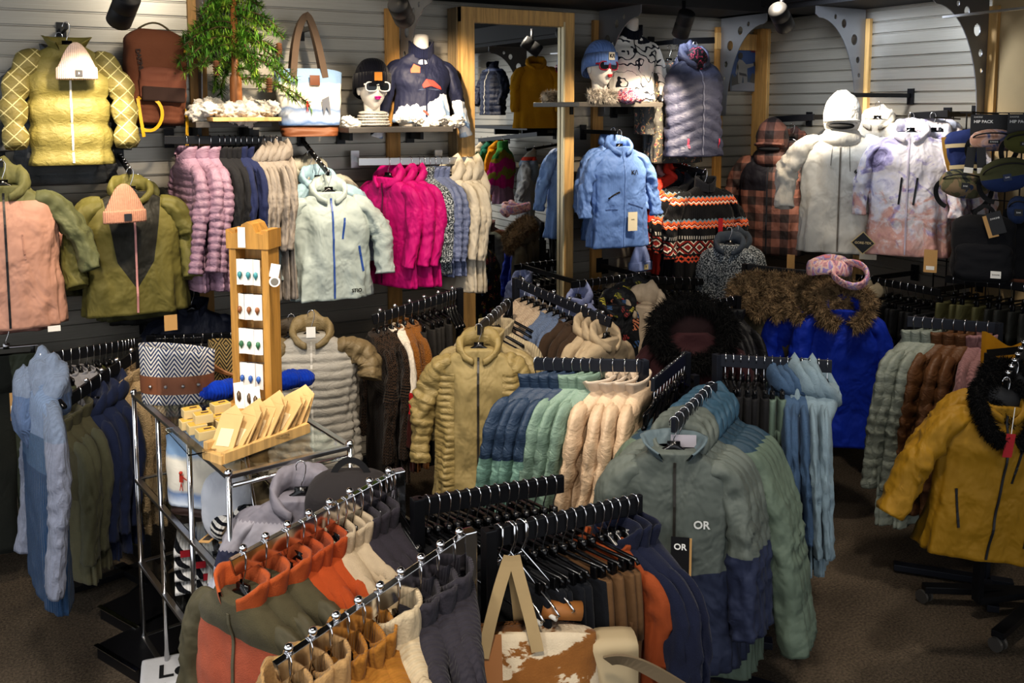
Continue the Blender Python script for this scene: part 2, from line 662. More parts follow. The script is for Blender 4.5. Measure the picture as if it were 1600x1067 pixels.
def torso_mb(s):
    m = MB()
    seg = 56
    ds = [0, .008, .018, .03, .042, .055, .07, .085, .1]
    step = s.puff / 7 if s.puff else .015
    step = max(step, .0065)
    n = max(8, int((s.L - .11) / step))
    ds += [.1 + (s.L - .1) * (i + 1) / n for i in range(n)]
    rings = [[s.pt(2 * PI * j / seg, d) for j in range(seg)] for d in ds]
    last = rings[-1]
    rings.append([Vector((p.x * .96, p.y * .92, p.z - .004)) for p in last])
    rings.append([Vector((p.x * .92, p.y * .84, p.z + .02)) for p in last])
    rings.append([Vector((p.x * .85, p.y * .7, p.z + .08)) for p in last])
    m.loft(rings, True, True, True, flip=True)
    return m


def bez(p, t):
    p = [Vector(q) for q in p]
    while len(p) > 1:
        p = [a.lerp(b, t) for a, b in zip(p, p[1:])]
    return p[0]


def sleeve_mb(s, side):
    m = MB()
    W = s.W
    p0 = Vector((W * .66, 0, N0 - .078))
    p1 = Vector((W + .012, .004, N0 - .085))
    el = Vector(s.elbow) + Vector((0, 0, N0 + .1))
    cu = Vector(s.cuff) + Vector((0, 0, N0 + .1))
    pts = []
    for i in range(12):
        pts.append(bez([p0, p1, p1.lerp(el, .5), el], i / 12 * 1.0))
    mid = el + (el - p1).normalized() * .06
    for i in range(13):
        pts.append(bez([el, mid, cu], i / 12))
    # resample
    acc = [0]
    for a, b in zip(pts, pts[1:]):
        acc.append(acc[-1] + (b - a).length)
    tot = acc[-1]
    step = max(s.puff / 7, .007) if s.puff else .012
    n = int(tot / step)
    rings = []
    seg = 22
    sd = s.seed * 3.1 + side * 11
    k = 0
    for i in range(n + 1):
        l = tot * i / n
        while k < len(acc) - 2 and acc[k + 1] < l:
            k += 1
        f = (l - acc[k]) / max(1e-6, acc[k + 1] - acc[k])
        c = pts[k].lerp(pts[k + 1], min(1, f))
        t = (pts[min(k + 2, len(pts) - 1)] - pts[max(k - 1, 0)]).normalized()
        u = t.cross(Vector((0, 1, 0))).normalized()
        w = u.cross(t)
        q = i / n
        r = s.r0 + (s.r1 - s.r0) * q
        if q < .12:
            r *= .72 + .28 * q / .12
        row = []
        for j in range(seg):
            a = 2 * PI * j / seg
            ca, sa = math.cos(a), math.sin(a)
            rg = 1 - 2.4 * abs(noise.noise((ca * 1.6 + sd + l * 4, sa * 1.6, l * 13)))
            d = s.wr * (noise.noise((ca * 1.5 + sd, sa * 1.5, l * 7)) * .8 + rg * (.3 + .55 * math.exp(-((q - .5) / .2) ** 2) + .3 * math.exp(-((q - .95) / .1) ** 2)) - .2)
            if s.puff:
                fz = abs(math.sin(PI * (l + .004 * ca) / s.puff)) ** .55
                d += s.ph * (fz - .5) + s.ph * .3 * fz * noise.noise((ca * 4 + sd, sa * 4, l * 30))
            v = c + u * (ca * (r + d)) + w * (sa * (r * s.flat + d))
            row.append(Vector((v.x * side, v.y, v.z)))
        rings.append(row)
    cc = sum(rings[-1], Vector()) / seg
    rings.append([p.lerp(cc, .12) for p in rings[-1]])
    rings.append([p.lerp(cc, .3) + Vector((0, 0, .03)) for p in rings[-1]])
    m.loft(rings, True, True, True, flip=(side < 0))
    return m


def collar_mb(s, h=.085, gap=22, flare=.015, th=.008, seed=1):
    cy = s.cy
    m = MB()
    n = 36
    g0 = R(gap)
    rows_o, rows_i = [], []
    for k in range(6):
        q = k / 5
        ro, ri = [], []
        for j in range(n + 1):
            a = -PI / 2 + g0 + (2 * PI - 2 * g0) * j / n
            fr = max(0, -math.sin(a))
            rx = .088 + flare * q + .006 * noise.noise((math.cos(a) * 3 + seed, math.sin(a) * 3, q * 2))
            ry = .064 + flare * q * .8
            z = N0 - .02 + h * q - .055 * fr ** 2 * (.35 + .65 * q) + .004 * noise.noise((a * 2, seed, q))
            ro.append(Vector((rx * math.cos(a), cy * (ry * math.sin(a) - .004), z)))
            ri.append(Vector(((rx - th) * math.cos(a), cy * ((ry - th) * math.sin(a) - .004), z)))
        rows_o.append(ro)
        rows_i.append(ri)
    m.loft(rows_o + rows_i[::-1], False)
    return m


def hood_mb(s, seed=1, vol=1.0):
    """hood lying open behind the neck with its two front edges over the collar bones"""
    m = MB()
    n, k_ = 40, 12
    rows = []
    for j in range(n + 1):
        u = j / n
        a = -PI / 2 + R(16) + (2 * PI - R(32)) * u
        bk = (1 + math.sin(a)) / 2
        r = (.013 + .027 * bk) * vol * (1 + .3 * noise.noise((u * 7, seed, 1)))
        c = Vector(((.09 + .02 * bk) * math.cos(a), (.07 + .02 * bk) * math.sin(a) - .006, N0 - .005 + .045 * bk * vol - .055 * (1 - bk) ** 2))
        rad = Vector((math.cos(a), math.sin(a), 0))
        row = []
        for q in range(k_):
            b = 2 * PI * q / k_
            rr = r * (1 + .4 * noise.noise((u * 14, math.cos(b) * 1.5 + seed, math.sin(b) * 1.5)))
            row.append(c + rad * (rr * .75 * math.cos(b)) + Vector((0, 0, rr * 1.35 * math.sin(b))))
        rows.append(row)
    m.loft(rows, True, True, True)
    m.ball((0, .08, N0 - .13), (.13 * vol, .05 * vol, .125 * vol), 20, 14,
           lambda d: 1 + .22 * noise.noise((d.x * 2.5 + seed, d.y * 2.5, d.z * 3)))
    return m


def hoodup_mb(s, seed=1):
    def fn(d):
        k = 1 + .06 * noise.noise((d.x * 3 + seed, d.y * 3, d.z * 3))
        if d.z > .2 and abs(d.x) < .3:
            k += .03
        return k
    m = MB()
    m.ball((0, .015, N0 + .1), (.125, .135, .175), 28, 20, fn)
    # peak above the opening and the chin panel below it
    rows = []
    for j in range(17):
        a = PI * j / 16
        c = Vector((.1 * math.cos(a), -.075 - .06 * math.sin(a), N0 + .065 + .012 * math.sin(a)))
        rows.append([c + Vector((.02 * math.cos(a) * math.cos(b), -.02 * math.cos(b) * math.sin(a) , .013 * math.sin(b))) for b in [2 * PI * q / 8 for q in range(8)]])
    m.loft(rows, True, True, True)
    m.ball((0, -.025, N0 - .045), (.13, .09, .085), 24, 12, fn)
    return m


def hoodshade_mb(s):
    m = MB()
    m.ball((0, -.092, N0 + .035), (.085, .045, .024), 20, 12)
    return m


def fur_mb(path, r, n, ln, seed=0, droop=.35, flatten=1.0):
    rnd = random.Random(seed)
    n = int(n * 1.7)
    m = MB()
    m.tube(path, r * .8, 10)
    path = [Vector(p) for p in path]
    vs, fs = [], []
    for _ in range(n):
        t = rnd.random() * (len(path) - 1)
        i = min(int(t), len(path) - 2)
        c = path[i].lerp(path[i + 1], t - i)
        tg = (path[i + 1] - path[i]).normalized()
        d = Vector((rnd.gauss(0, 1), rnd.gauss(0, 1), rnd.gauss(0, 1)))
        d = (d - tg * d.dot(tg)).normalized()
        b = c + d * r * (.6 + .3 * rnd.random())
        l = ln * (.5 + rnd.random() * .8)
        dr = (d + Vector((rnd.gauss(0, .4), rnd.gauss(0, .4), rnd.gauss(0, .4) - droop))).normalized()
        sd = dr.cross(Vector((rnd.gauss(0, 1), rnd.gauss(0, 1), rnd.gauss(0, 1)))).normalized() * (.0014 + .001 * rnd.random())
        mid = b + dr * l * .55
        tip = mid + (dr + Vector((0, 0, -droop))).normalized() * l * .45
        k = len(vs)
        vs += [b - sd, b + sd, mid + sd * .8, mid - sd * .8, tip]
        fs += [(k, k + 1, k + 2, k + 3), (k + 3, k + 2, k + 4)]
    m.add(vs, fs)
    return m


def fur_mat(base, tip, name):
    key = ('fur', name)
    if key not in MATS:
        g = G(name)
        f = g.noise(26, 4, None, .6, .5)
        c = g.ramp(f, [(.35, srgb(base)), (.62, srgb(tip))])
        MATS[key] = g.out(c, .8, sheen=.04, spec=.15)
    return MATS[key]


def strip_mb(s, x0, z0, x1, z1, w, lift=.004, n=26, th=.003):
    """flat band lying on the front of the body"""
    m = MB()
    rings = []
    dx, dz = x1 - x0, z1 - z0
    l = math.hypot(dx, dz)
    px, pz = -dz / l * w / 2, dx / l * w / 2
    for i in range(n + 1):
        t = i / n
        x, z = x0 + dx * t, z0 + dz * t
        ya, yb = s.front(x + px, z + pz) - lift, s.front(x - px, z - pz) - lift
        rings.append([Vector((x + px, ya, z + pz)), Vector((x - px, yb, z - pz)), Vector((x - px, yb + th, z - pz)), Vector((x + px, ya + th, z + pz))])
    return m.loft(rings, True, True, True)


def card(parent, w, h, loc, mat, name='price_tag', rz=0.0, ry=0.0, th=.0015):
    m = MB().box((0, 0, -h / 2), (w, th, h))
    return build(m, name, mat, parent, loc=loc, rot=(0, ry, rz))


PAPER = plain('white_card', '#e4e2dc', .6)
KRAFT = plain('kraft_card', '#b9935f', .7)
BLACKCARD = plain('black_card', '#17171a', .5)
REDCARD = plain('red_card', '#a3222b', .5)


def add_zip(root, s, mat, w=.011, z0=None, z1=None, x=0.0):
    key = ('zip', s.key, w, z0, z1, x)
    a = N0 - .035 if z0 is None else z0
    b = N0 - s.L + .012 if z1 is None else z1
    return link('zipper', cached(key, lambda: strip_mb(s, x, a, x, b, w, .005, 40), 'zipper', False), mat, root)


def add_strip(root, s, x0, z0, x1, z1, w, mat, name='pocket_zipper'):
    key = ('strip', s.key, x0, z0, x1, z1, w)
    return link(name, cached(key, lambda: strip_mb(s, x0, z0, x1, z1, w), name, False), mat, root)


def jacket(s, label, cat, loc, rz, body, sleeve=None, hood=None, group=None, zipm=None, name='jacket', lean=0.0, scale=1.0, stretch=1.0, ss=None):
    root = thing(name, label, cat, loc, 0, group, rot=(0, lean, rz))
    scale *= GS
    root.scale = (scale, scale, scale * stretch)
    link('body', cached(('t', s.key), lambda: torso_mb(s), 'garment_body'), body, root)
    if s.sleeves:
        for sd in (1, -1):
            link('sleeve', cached(('s', (ss or s).key, sd), lambda: sleeve_mb(ss or s, sd), 'garment_sleeve'), sleeve or body, root)
    h = hood or body
    if s.neck == 'collar':
        link('collar', cached(('c', s.seed, s.cy), lambda: collar_mb(s, seed=s.seed, th=.011), 'garment_collar'), h, root)
    elif s.neck == 'lapel':
        link('collar', cached(('cl', s.seed, s.cy), lambda: collar_mb(s, .07, 30, .045, .012, s.seed), 'garment_lapel'), h, root)
    elif s.neck == 'turtle':
        link('collar', cached(('ct', s.seed, s.cy), lambda: collar_mb(s, .1, 1, .0, .01, s.seed), 'garment_turtle'), h, root)
    elif s.neck == 'crew':
        link('collar', cached(('cc', s.seed, s.cy), lambda: collar_mb(s, .035, 1, .0, .01, s.seed), 'garment_crew'), h, root)
    elif s.neck == 'hood':
        link('hood', cached(('h', s.seed), lambda: hood_mb(s, s.seed), 'garment_hood'), h, root).scale = (1, max(s.cy, .8), 1)
    elif s.neck == 'bighood':
        link('hood', cached(('hb', s.seed), lambda: hood_mb(s, s.seed, 1.3), 'garment_hood'), h, root).scale = (1, max(s.cy, .8), 1)
    elif s.neck == 'hoodup':
        link('hood', cached(('hu', s.seed), lambda: hoodup_mb(s, s.seed), 'garment_hood'), h, root)
        link('hood_opening_shade', cached(('hh',), lambda: hoodshade_mb(s), 'garment_hood_shade'), plain('hood_shadow', '#1c1b1c', .9), root)  # solid dark ball stands for the shade inside the hood
    if s.zip and zipm is not None:
        add_zip(root, s, zipm)
    return root


def hanger_hook_mb():
    m = MB()
    pts = [(-.017, 0, -.03), (-.018, 0, -.014), (-.012, 0, .001), (0, 0, .006), (.012, 0, .001), (.018, 0, -.014), (.016, 0, -.04), (.006, 0, -.07), (0, 0, -.085), (0, 0, -.115)]
    m.tube(pts, .0023, 6)
    return m


def hanger_body_mb():
    m = MB()
    rows = []
    for i in range(25):
        x = -.17 + .34 * i / 24
        k = abs(x) / .17
        z = N0 + .004 - .08 * k ** 1.15
        h = .019 + (.028 * max(0, 1 - k * 5))
        rows.append([Vector((x, .012 * math.cos(b), z + h * .5 * math.sin(b) + .005)) for b in [2 * PI * q / 8 for q in range(8)]])
    m.loft(rows, True, True, True)
    m.box((0, 0, N0 + .0), (.05, .012, .06))
    return m


def clip_body_mb():
    m = MB()
    m.tube([(-.16, 0, -.135), (-.15, 0, -.122), (.15, 0, -.122), (.16, 0, -.135)], .006, 8)
    m.box((0, 0, -.115), (.03, .012, .03))
    return m


def clip_mb():
    m = MB()
    m.box((0, 0, -.15), (.022, .022, .055), None, .004)
    return m


def hanger(label, loc, rz, kind='coat', lean=0.0, group=None, clipcol=None):
    root = thing('clothes_hanger' if kind == 'coat' else 'clip_hanger', label, 'hanger', loc, 0, group, rot=(0, lean, rz))
    root.scale = (GS,) * 3
    link('hook', cached(('hook',), hanger_hook_mb, 'hanger_hook'), CHROME, root)
    if kind == 'coat':
        link('shoulder_bar', cached(('hbody',), hanger_body_mb, 'hanger_body'), BLACKPLASTIC, root)
    else:
        link('crossbar', cached(('cbody',), clip_body_mb, 'hanger_crossbar'), clipcol or BLACKPLASTIC, root)
        for sd in (-.125, .125):
            link('clip', cached(('clip',), clip_mb, 'hanger_clip'), BLACKPLASTIC, root, (sd, 0, 0))
    return root


def pants_leg_mb(side, L, seed, w=.088, d=.022):
    m = MB()
    rings = []
    n = 26
    for i in range(n + 1):
        q = i / n
        z = -.3 - (L - .15) * q
        a = w * (1 - .3 * q)
        cx = side * (.088 - .006 * q)
        row = []
        for j in range(16):
            th = 2 * PI * j / 16
            c, s_ = math.cos(th), math.sin(th)
            dis = .008 * noise.noise((c * 2 + seed + side, s_ * 2, q * 5))
            row.append(Vector((cx + a * math.copysign(abs(c) ** .7, c) + dis * c, (d + dis) * math.copysign(abs(s_) ** .8, s_), z)))
        rings.append(row)
    return m.loft(rings, True, True, True, flip=True)


def pants_top_mb(seed, d=.024):
    m = MB()
    rings = []
    for z, a in ((-.16, .165), (-.165, .168), (-.2, .172), (-.25, .178), (-.31, .182), (-.36, .182)):
        row = []
        for j in range(28):
            th = 2 * PI * j / 28
            c, s_ = math.cos(th), math.sin(th)
            dis = .005 * noise.noise((c * 3 + seed, s_ * 2, z * 9))
            row.append(Vector((a * math.copysign(abs(c) ** .7, c), (d + dis) * math.copysign(abs(s_) ** .8, s_), z)))
        rings.append(row)
    return m.loft(rings, True, True, True, flip=True)


def pants(label, loc, rz, mat, L=.95, seed=1, group=None, lean=0.0, cat='trousers', name='trousers'):
    root = thing(name, label, cat, loc, 0, group, rot=(0, lean, rz))
    root.scale = (GS,) * 3
    link('waist', cached(('pt', seed), lambda: pants_top_mb(seed), 'trouser_waist'), mat, root)
    for sd in (1, -1):
        link('leg', cached(('pl', sd, L, seed), lambda: pants_leg_mb(sd, L, seed), 'trouser_leg'), mat, root)
    return root


# racked (flat, hanging among neighbours) and faced-out cuts; a few seeds of each
RACK = dict(D=.034, exp=2.1, wr=.014, elbow=(.255, -.005, -.36), cuff=(.25, -.03, -.64), r0=.062, r1=.046, flat=.62)


def rack_style(seed=1, **k):
    q = dict(RACK)
    q.update(seed=seed)
    q.update(k)
    return Style(**q)


def face_style(seed=1, **k):
    q = dict(D=.085, seed=seed, wr=.025)
    q.update(k)
    return Style(**q)


ORD = ['first', 'second', 'third', 'fourth', 'fifth', 'sixth', 'seventh', 'eighth', 'ninth', 'tenth', 'eleventh', 'twelfth',
       'thirteenth', 'fourteenth', 'fifteenth', 'sixteenth', 'seventeenth', 'eighteenth', 'nineteenth', 'twentieth']


def nth(i):
    return ORD[i] if i < len(ORD) else ORD[i - 20] + ' later'


def fill_rail(P, Q, items, rail_label, face='P', order_from='left', t0=.04, t1=.96, yaw0=0.0, yaw1=0.0, group=None, bar=0.0):
    """hang items along the bar P-Q; item = dict(kind, desc, n, style..., body...)"""
    P, Q = Vector(P), Vector(Q)
    d = (Q - P)
    ang = math.atan2(d.y, d.x)
    psi = ang + PI if face == 'P' else ang
    rz = psi + PI / 2
    total = sum(i.get('n', 1) * i.get('gap', 1.0) for i in items)
    pos = 0.0
    rnd = random.Random(rail_label)
    made = []
    for it in items:
        n = it.get('n', 1)
        for k in range(n):
            g = it.get('gap', 1.0)
            t = t0 + (t1 - t0) * (pos + g / 2) / total
            pos += g
            loc = P + d * t
            loc.z += bar
            a = rz + yaw0 + (yaw1 - yaw0) * t + rnd.uniform(-.1, .1)
            desc = it['desc']
            lab = f"{desc} on the {rail_label}" if n == 1 else f"{nth(k)} {desc} from the {order_from} on the {rail_label}"
            hl = f"hanger of the {desc}" if n == 1 else f"hanger of the {nth(k)} {desc}"
            grp = None if n == 1 else f"{desc}s on the {rail_label}"
            lean = rnd.uniform(-.03, .03)
            if it['kind'] == 'jacket':
                q = dict(RACK)
                q.update(it.get('st', {}))
                room = d.length * (t1 - t0) * g / total / GS
                q['D'] = round(min(q['D'], max(.018, room * .55)) / .004) * .004
                q['cy'] = round(min(1, max(.45, room / .085)), 1)
                q['flat'] = min(q['flat'], round(max(.024, room * .62) / (q['r0'] * .82), 1))
                if q.get('puff'):
                    q['ph'] = min(q.get('ph', .012), q['D'] * .3)
                st = Style(**dict(q, seed=1 + (k + it.get('seed', 0)) % 2))
                o = jacket(st, lab, it.get('cat', 'jacket'), loc, a, it['body'], it.get('sleeve'), it.get('hood'), grp, it.get('zip'), it.get('name', 'jacket'), lean, it.get('scale', 1.0), it.get('stretch', 1.0))
                hanger(hl + f" on the {rail_label}", loc, a, 'coat', lean, f"black hangers on the {rail_label}")
            elif it['kind'] == 'pants':
                o = pants(lab, loc, a, it['body'], it.get('L', .95), 1 + k % 2, grp, lean)
                hanger('clip ' + hl + f" on the {rail_label}", loc, a, 'clip', lean, f"clip hangers on the {rail_label}", it.get('clip'))
            else:
                o = hanger(f"empty black hanger between garments on the {rail_label}", loc, a, it.get('hk', 'coat'), lean, f"black hangers on the {rail_label}")
            made.append(o)
    return made


def rail_mesh(P, Q, w, h, mat, parent, name='bar', drop=0.0):
    return build(MB().beam(Vector(P) - Vector((0, 0, h / 2 + drop)), Vector(Q) - Vector((0, 0, h / 2 + drop)), w, h, .002), name, mat, parent)


def arm_rack(P, Q, label, post_at='Q', mat=None, balls=0, w=.016, h=.05, foot=.5, category='clothes rack', base=True, ext=0.0):
    """free-standing rack with one display arm"""
    P, Q = Vector(P), Vector(Q)
    mat = mat or BLACKMETAL
    A, B = (Q, P) if post_at == 'Q' else (P, Q)
    root = thing('clothing_rack', label, category, (A.x, A.y, 0))
    u = (B - A).normalized()
    inv = Matrix.Translation(-root.location)

    def L(p):
        return inv @ Vector(p)
    rail_mesh(L(P), L(Q), w, h, mat, root, 'arm')
    build(MB().beam(L((A.x, A.y, .03)), L((A.x, A.y, A.z)), .032, .032, .003), 'post', mat, root)
    if base:
        s = Vector((-u.y, u.x, 0))
        m = MB().beam(L(A * 1) - Vector((0, 0, A.z - .03)) - u * .12, L(A) - Vector((0, 0, A.z - .03)) + u * foot, .05, .03, .003)
        m.beam(L(A) - Vector((0, 0, A.z - .03)) - s * .28, L(A) - Vector((0, 0, A.z - .03)) + s * .28, .05, .03, .003)
        build(m, 'base', mat, root)
    for i in range(balls):
        t = (i + .5) / balls
        p = L(P.lerp(Q, t))
        m = MB().ball(p + Vector((0, 0, .012)), .0105, 12, 8)
        m.lathe(p, [(.006, 0), (.006, .006)], 10)
        build(m, 'stop_ball', CHROME, root, True)
    return root


def wall_rail(P, Q, label, wall_dir, mat=None, w=.014, h=.042, off=.3):
    """bar held off the slat wall by two brackets; wall_dir points to the wall"""
    P, Q = Vector(P), Vector(Q)
    root = thing('garment_rail', label, 'wall rail', P)
    inv = Matrix.Translation(-P)
    mat = mat or BLACKMETAL
    rail_mesh(inv @ P, inv @ Q, w, h, mat, root)
    wd = Vector(wall_dir)
    for t in (.12, .88):
        c = inv @ P.lerp(Q, t) - Vector((0, 0, h / 2))
        m = MB().beam(c, c + wd * off, .012, .03)
        m.box(c + wd * (off - .006), (.05 if wd.x == 0 else .012, .012 if wd.x == 0 else .05, .1))
        build(m, 'bracket', mat, root)
    return root


def wall_arm(P, label, wall_dir, off, drop=.0, pegs=0, cat='display arm'):
    """single arm reaching out from the slat wall to point P"""
    P = Vector(P)
    root = thing('faceout_rail', label, cat, P)
    wd = Vector(wall_dir)
    m = MB().beam((0, 0, -.014), wd * off + Vector((0, 0, -.014 + drop)), .016, .026)
    build(m, 'arm', BLACKMETAL, root)
    m = MB().box(wd * (off - .006) + Vector((0, 0, -.02 + drop)), (.045 if wd.x == 0 else .012, .012 if wd.x == 0 else .045, .1))
    build(m, 'wall_plate', BLACKMETAL, root)
    if pegs:
        m = MB()
        for i in range(pegs):
            t = i / pegs
            m.ball(wd * off * t + Vector((0, 0, .006 + drop * t)), .008, 8, 6)
        build(m, 'pegs', CHROME, root, True)
    return root


def beanie_mb(seed=1, cuff=True):
    m = MB()
    rings = []
    for i in range(21):
        q = i / 20
        z = -.24 * q
        r = (.012 + .108 * min(1, q / .72) ** .62)
        row = []
        for j in range(32):
            a = 2 * PI * j / 32
            rr = r * (1 + .05 * math.sin(a * 9 + seed) * max(0, 1 - q * 1.4) + .05 * noise.noise((math.cos(a) * 2 + seed, math.sin(a) * 2, q * 3)))
            row.append(Vector((rr * math.cos(a), rr * .42 * math.sin(a), z)))
        rings.append(row)
    return m.loft(rings, True, True, True, flip=True)


def cuff_mb(seed=1):
    m = MB()
    rings = []
    for z, k in ((-.172, .117), (-.168, .125), (-.18, .129), (-.21, .13), (-.24, .13), (-.25, .127), (-.248, .115)):
        rings.append([Vector(((k + .002 * math.sin(24 * a)) * math.cos(a), (k * .44) * math.sin(a), z + .004 * math.cos(a + seed))) for a in [2 * PI * j / 48 for j in range(48)]])
    return m.loft(rings, True, True, True, flip=True)


def beanie(label, loc, rz, mat, patch=None, ink=None, mark='', scale=1.0, group=None):
    root = thing('knit_beanie', label, 'beanie', loc, rz, group)
    root.scale = (scale * GS,) * 3
    link('crown', cached(('bn',), beanie_mb, 'beanie_crown'), mat, root)
    link('cuff', cached(('bc',), cuff_mb, 'beanie_cuff'), mat, root)
    if patch:
        p = build(MB().box((.012, -.062, -.21), (.045, .004, .045), None, .001), 'patch', patch, root)
        if mark:
            text(p, mark, .02, (.012, -.0645, -.21), ink)
    return root
# ------------------------------------------------------------------ room shell
def slat_material():
    g = G('brushed_aluminium_slats')
    X, Y, Z = g.xyz()
    st = g.noise(6, 5, g.mapping((.5, .5, 60)), .6)
    blot = g.noise(2.2, 3, g.mapping((1.2, 1.2, .35)))
    row = g.n('TexWhiteNoise', {'W': g.math('FLOOR', g.math('MULTIPLY', Z, 1 / .0762))}, noise_dimensions='1D').outputs['Value']
    k = g.math('ADD', g.math('MULTIPLY_ADD', st, .25, .62), g.math('MULTIPLY_ADD', row, .12, -.06))
    c = g.ramp(k, [(.55, srgb('#77746c')), (.95, srgb('#bdb8ae'))])
    rough = g.math('MULTIPLY_ADD', blot, .22, .26)
    return g.out(c, rough, .55, g.bump(st, .1, .002), spec=.5)


SLAT = slat_material()
WOOD = wood('oak_trim', '#b58a4f')
WOODL = wood('pale_oak', '#c9a36a')


def slat_wall(name, p, q, z0, z1, nrm):
    """slatwall panel from p to q; nrm points into the room"""
    p, q, n = Vector(p), Vector(q), Vector(nrm)
    m = MB()
    prof = []
    z = z0
    while z < z1:
        prof += [(0, z), (0, z + .064), (.004, z + .066), (-.014, z + .067), (-.014, z + .0762)]
        z += .0762
    rings = [[p + n * o + Vector((0, 0, zz)) for o, zz in prof], [q + n * o + Vector((0, 0, zz)) for o, zz in prof]]
    m.loft(rings, False, flip=True)
    o = struct(name, m, SLAT)
    return o


slat_wall('wall_left', (-7.6, 0, 0), (0, 0, 0), 0, 2.95, (0, -1, 0))
slat_wall('wall_right', (0, 0, 0), (0, -1.84, 0), 0, 2.95, (-1, 0, 0))
slat_wall('wall_right_far', (0, -2.75, 0), (0, -7.5, 0), 0, 2.95, (-1, 0, 0))
BEIGE = plain('beige_painted_panel', '#a5906c', .75, noise_amt=.06)
struct('wall_right_panel', MB().box((.02, -2.3, 1.6), (.04, .92, 3.2)), BEIGE)
DARKCEIL = plain('dark_ceiling', '#26272a', .8, noise_amt=.2)
struct('wall_left_upper', MB().box((-3.8, .03, 3.2), (7.6, .06, .5)), DARKCEIL)
struct('wall_right_upper', MB().box((.03, -3.75, 3.2), (.06, 7.5, .5)), DARKCEIL)


def carpet():
    g = G('dark_carpet')
    n = g.noise(95, 4, None, .75)
    n2 = g.noise(3, 3)
    w = g.wave(70, g.mapping(rot=(0, 0, R(30))), 2.5, 'X')
    f = g.math('ADD', g.math('MULTIPLY', n, .75), g.math('MULTIPLY', w, .2))
    f = g.math('ADD', f, g.math('MULTIPLY_ADD', n2, .2, -.1))
    c = g.ramp(f, [(.3, srgb('#2a2520')), (.5, srgb('#564d42')), (.72, srgb('#7b6f60'))])
    return g.out(c, .95, nrm=g.bump(f, .8, .006), spec=.1)


struct('floor', MB().box((-4, -4.5, -.05), (14, 11, .1)), carpet())
struct('ceiling', MB().box((-3.6, -3.2, 3.5), (7.6, 6.8, .06)), DARKCEIL)
struct('baseboard_left', MB().box((-3.8, -.02, .07), (7.6, .03, .14)), BLACKMETAL)
struct('baseboard_right', MB().box((-.02, -3.75, .07), (.03, 7.5, .14)), BLACKMETAL)

# oak strips between the panels
k = 1
for x, w in ((-4.10, .09), (-2.98, .085), (-1.50, .085), (-.43, .07)):
    struct(f'trim_{k}', MB().box((x, -.012, 1.42), (w, .03, 2.84), None, .003), WOOD)
    k += 1
for y, w in ((-.06, .06), (-.97, .07), (-1.85, .09)):
    struct(f'trim_{k}', MB().box((-.012, y, 1.42), (.03, w, 2.84), None, .003), WOODL)
    k += 1
struct(f'trim_{k}', MB().box((-.03, -2.78, 1.42), (.06, .07, 2.84), None, .003), WOODL); k += 1
struct(f'trim_{k}', MB().box((-.035, -.035, 1.42), (.1, .1, 2.84), None, .004), WOOD); k += 1
struct(f'trim_{k}', MB().box((-.27, -.02, 2.74), (.4, .03, .12), None, .003), WOODL); k += 1

# dark deck above the panels and its fascia
DECK = plain('dark_deck', '#1b1b1e', .6)
struct('trim_deck_left', MB().box((-1.45, -.24, 2.93), (2.9, .48, .05)), DECK)
struct('trim_deck_right', MB().box((-.24, -3.9, 2.93), (.48, 7.8, .05)), DECK)
struct('trim_fascia_left', MB().box((-1.7, -.5, 3.0), (2.5, .03, .2)), DECK)
struct('trim_fascia_right', MB().box((-.5, -4.0, 3.02), (.03, 7, .16)), DECK)


def plate_mat():
    g = G('grey_bracket_steel')
    return g.out(srgb('#8d8f95'), .42, .75)


PLATE = plate_mat()


def bracket(px_label, base, out_dir, depth=.46, zt=2.9, zb=2.2, cat='shelf bracket'):
    """curved perforated steel plate standing off the wall"""
    u = Vector(out_dir)
    bm = bmesh.new()
    prof = [(0, zt), (depth, zt), (depth, zt - .05)]
    for i in range(15):
        a = PI / 2 * i / 14
        prof.append((depth - .03 - (depth - .1) * math.sin(a), zb + .02 + (zt - .07 - zb - .02) * math.cos(a) ** 1.0))
    prof += [(.06, zb), (0, zb)]
    loops = [[(p[0], p[1]) for p in prof]]
    for c, r in (((.1, zt - .2), .03), ((.2, zt - .1), .024), ((.28, zt - .06), .014), ((.06, zt - .33), .018), ((.045, zt - .43), .012)):
        loops.append([(c[0] + r * math.cos(2 * PI * q / 14), c[1] + r * 1.2 * math.sin(2 * PI * q / 14)) for q in range(14)])
    edges = []
    for lp in loops:
        vs = [bm.verts.new(u * a + Vector((0, 0, b - zb))) for a, b in lp]
        edges += [bm.edges.new((vs[i], vs[(i + 1) % len(vs)])) for i in range(len(vs))]
    bmesh.ops.triangle_fill(bm, use_beauty=True, edges=edges)
    me = bpy.data.meshes.new('bracket_plate')
    bm.to_mesh(me)
    bm.free()
    o = link('shelf_bracket', me, PLATE, None, (base[0], base[1], zb))
    sm = o.modifiers.new('thick', 'SOLIDIFY')
    sm.thickness = .006
    sm.offset = 0
    tag(o, px_label, cat)
    return o


bracket('curved perforated steel bracket above the artificial tree on the left wall', (-4.1, -.03), (0, -1, 0))
bracket('curved perforated steel bracket above the white bust in the alpine sweater', (-2.93, -.03), (0, -1, 0))
bracket('curved perforated steel bracket behind the blue beanie head', (-1.5, -.03), (0, -1, 0))
bracket('curved perforated steel bracket left of the skier photo', (-.43, -.03), (0, -1, 0))
bracket('curved perforated steel bracket above the hooded white jacket', (-.03, -.97), (-1, 0, 0))
bracket('curved perforated steel bracket beside the beige panel on the right', (-.03, -1.84), (-1, 0, 0), .5)
bracket('curved steel bracket over the navy jacket, seen only in the mirror', (-.03, -5.0), (-1, 0, 0))
bracket('curved steel bracket over the mustard jacket, seen only in the mirror', (-.03, -3.75), (-1, 0, 0))

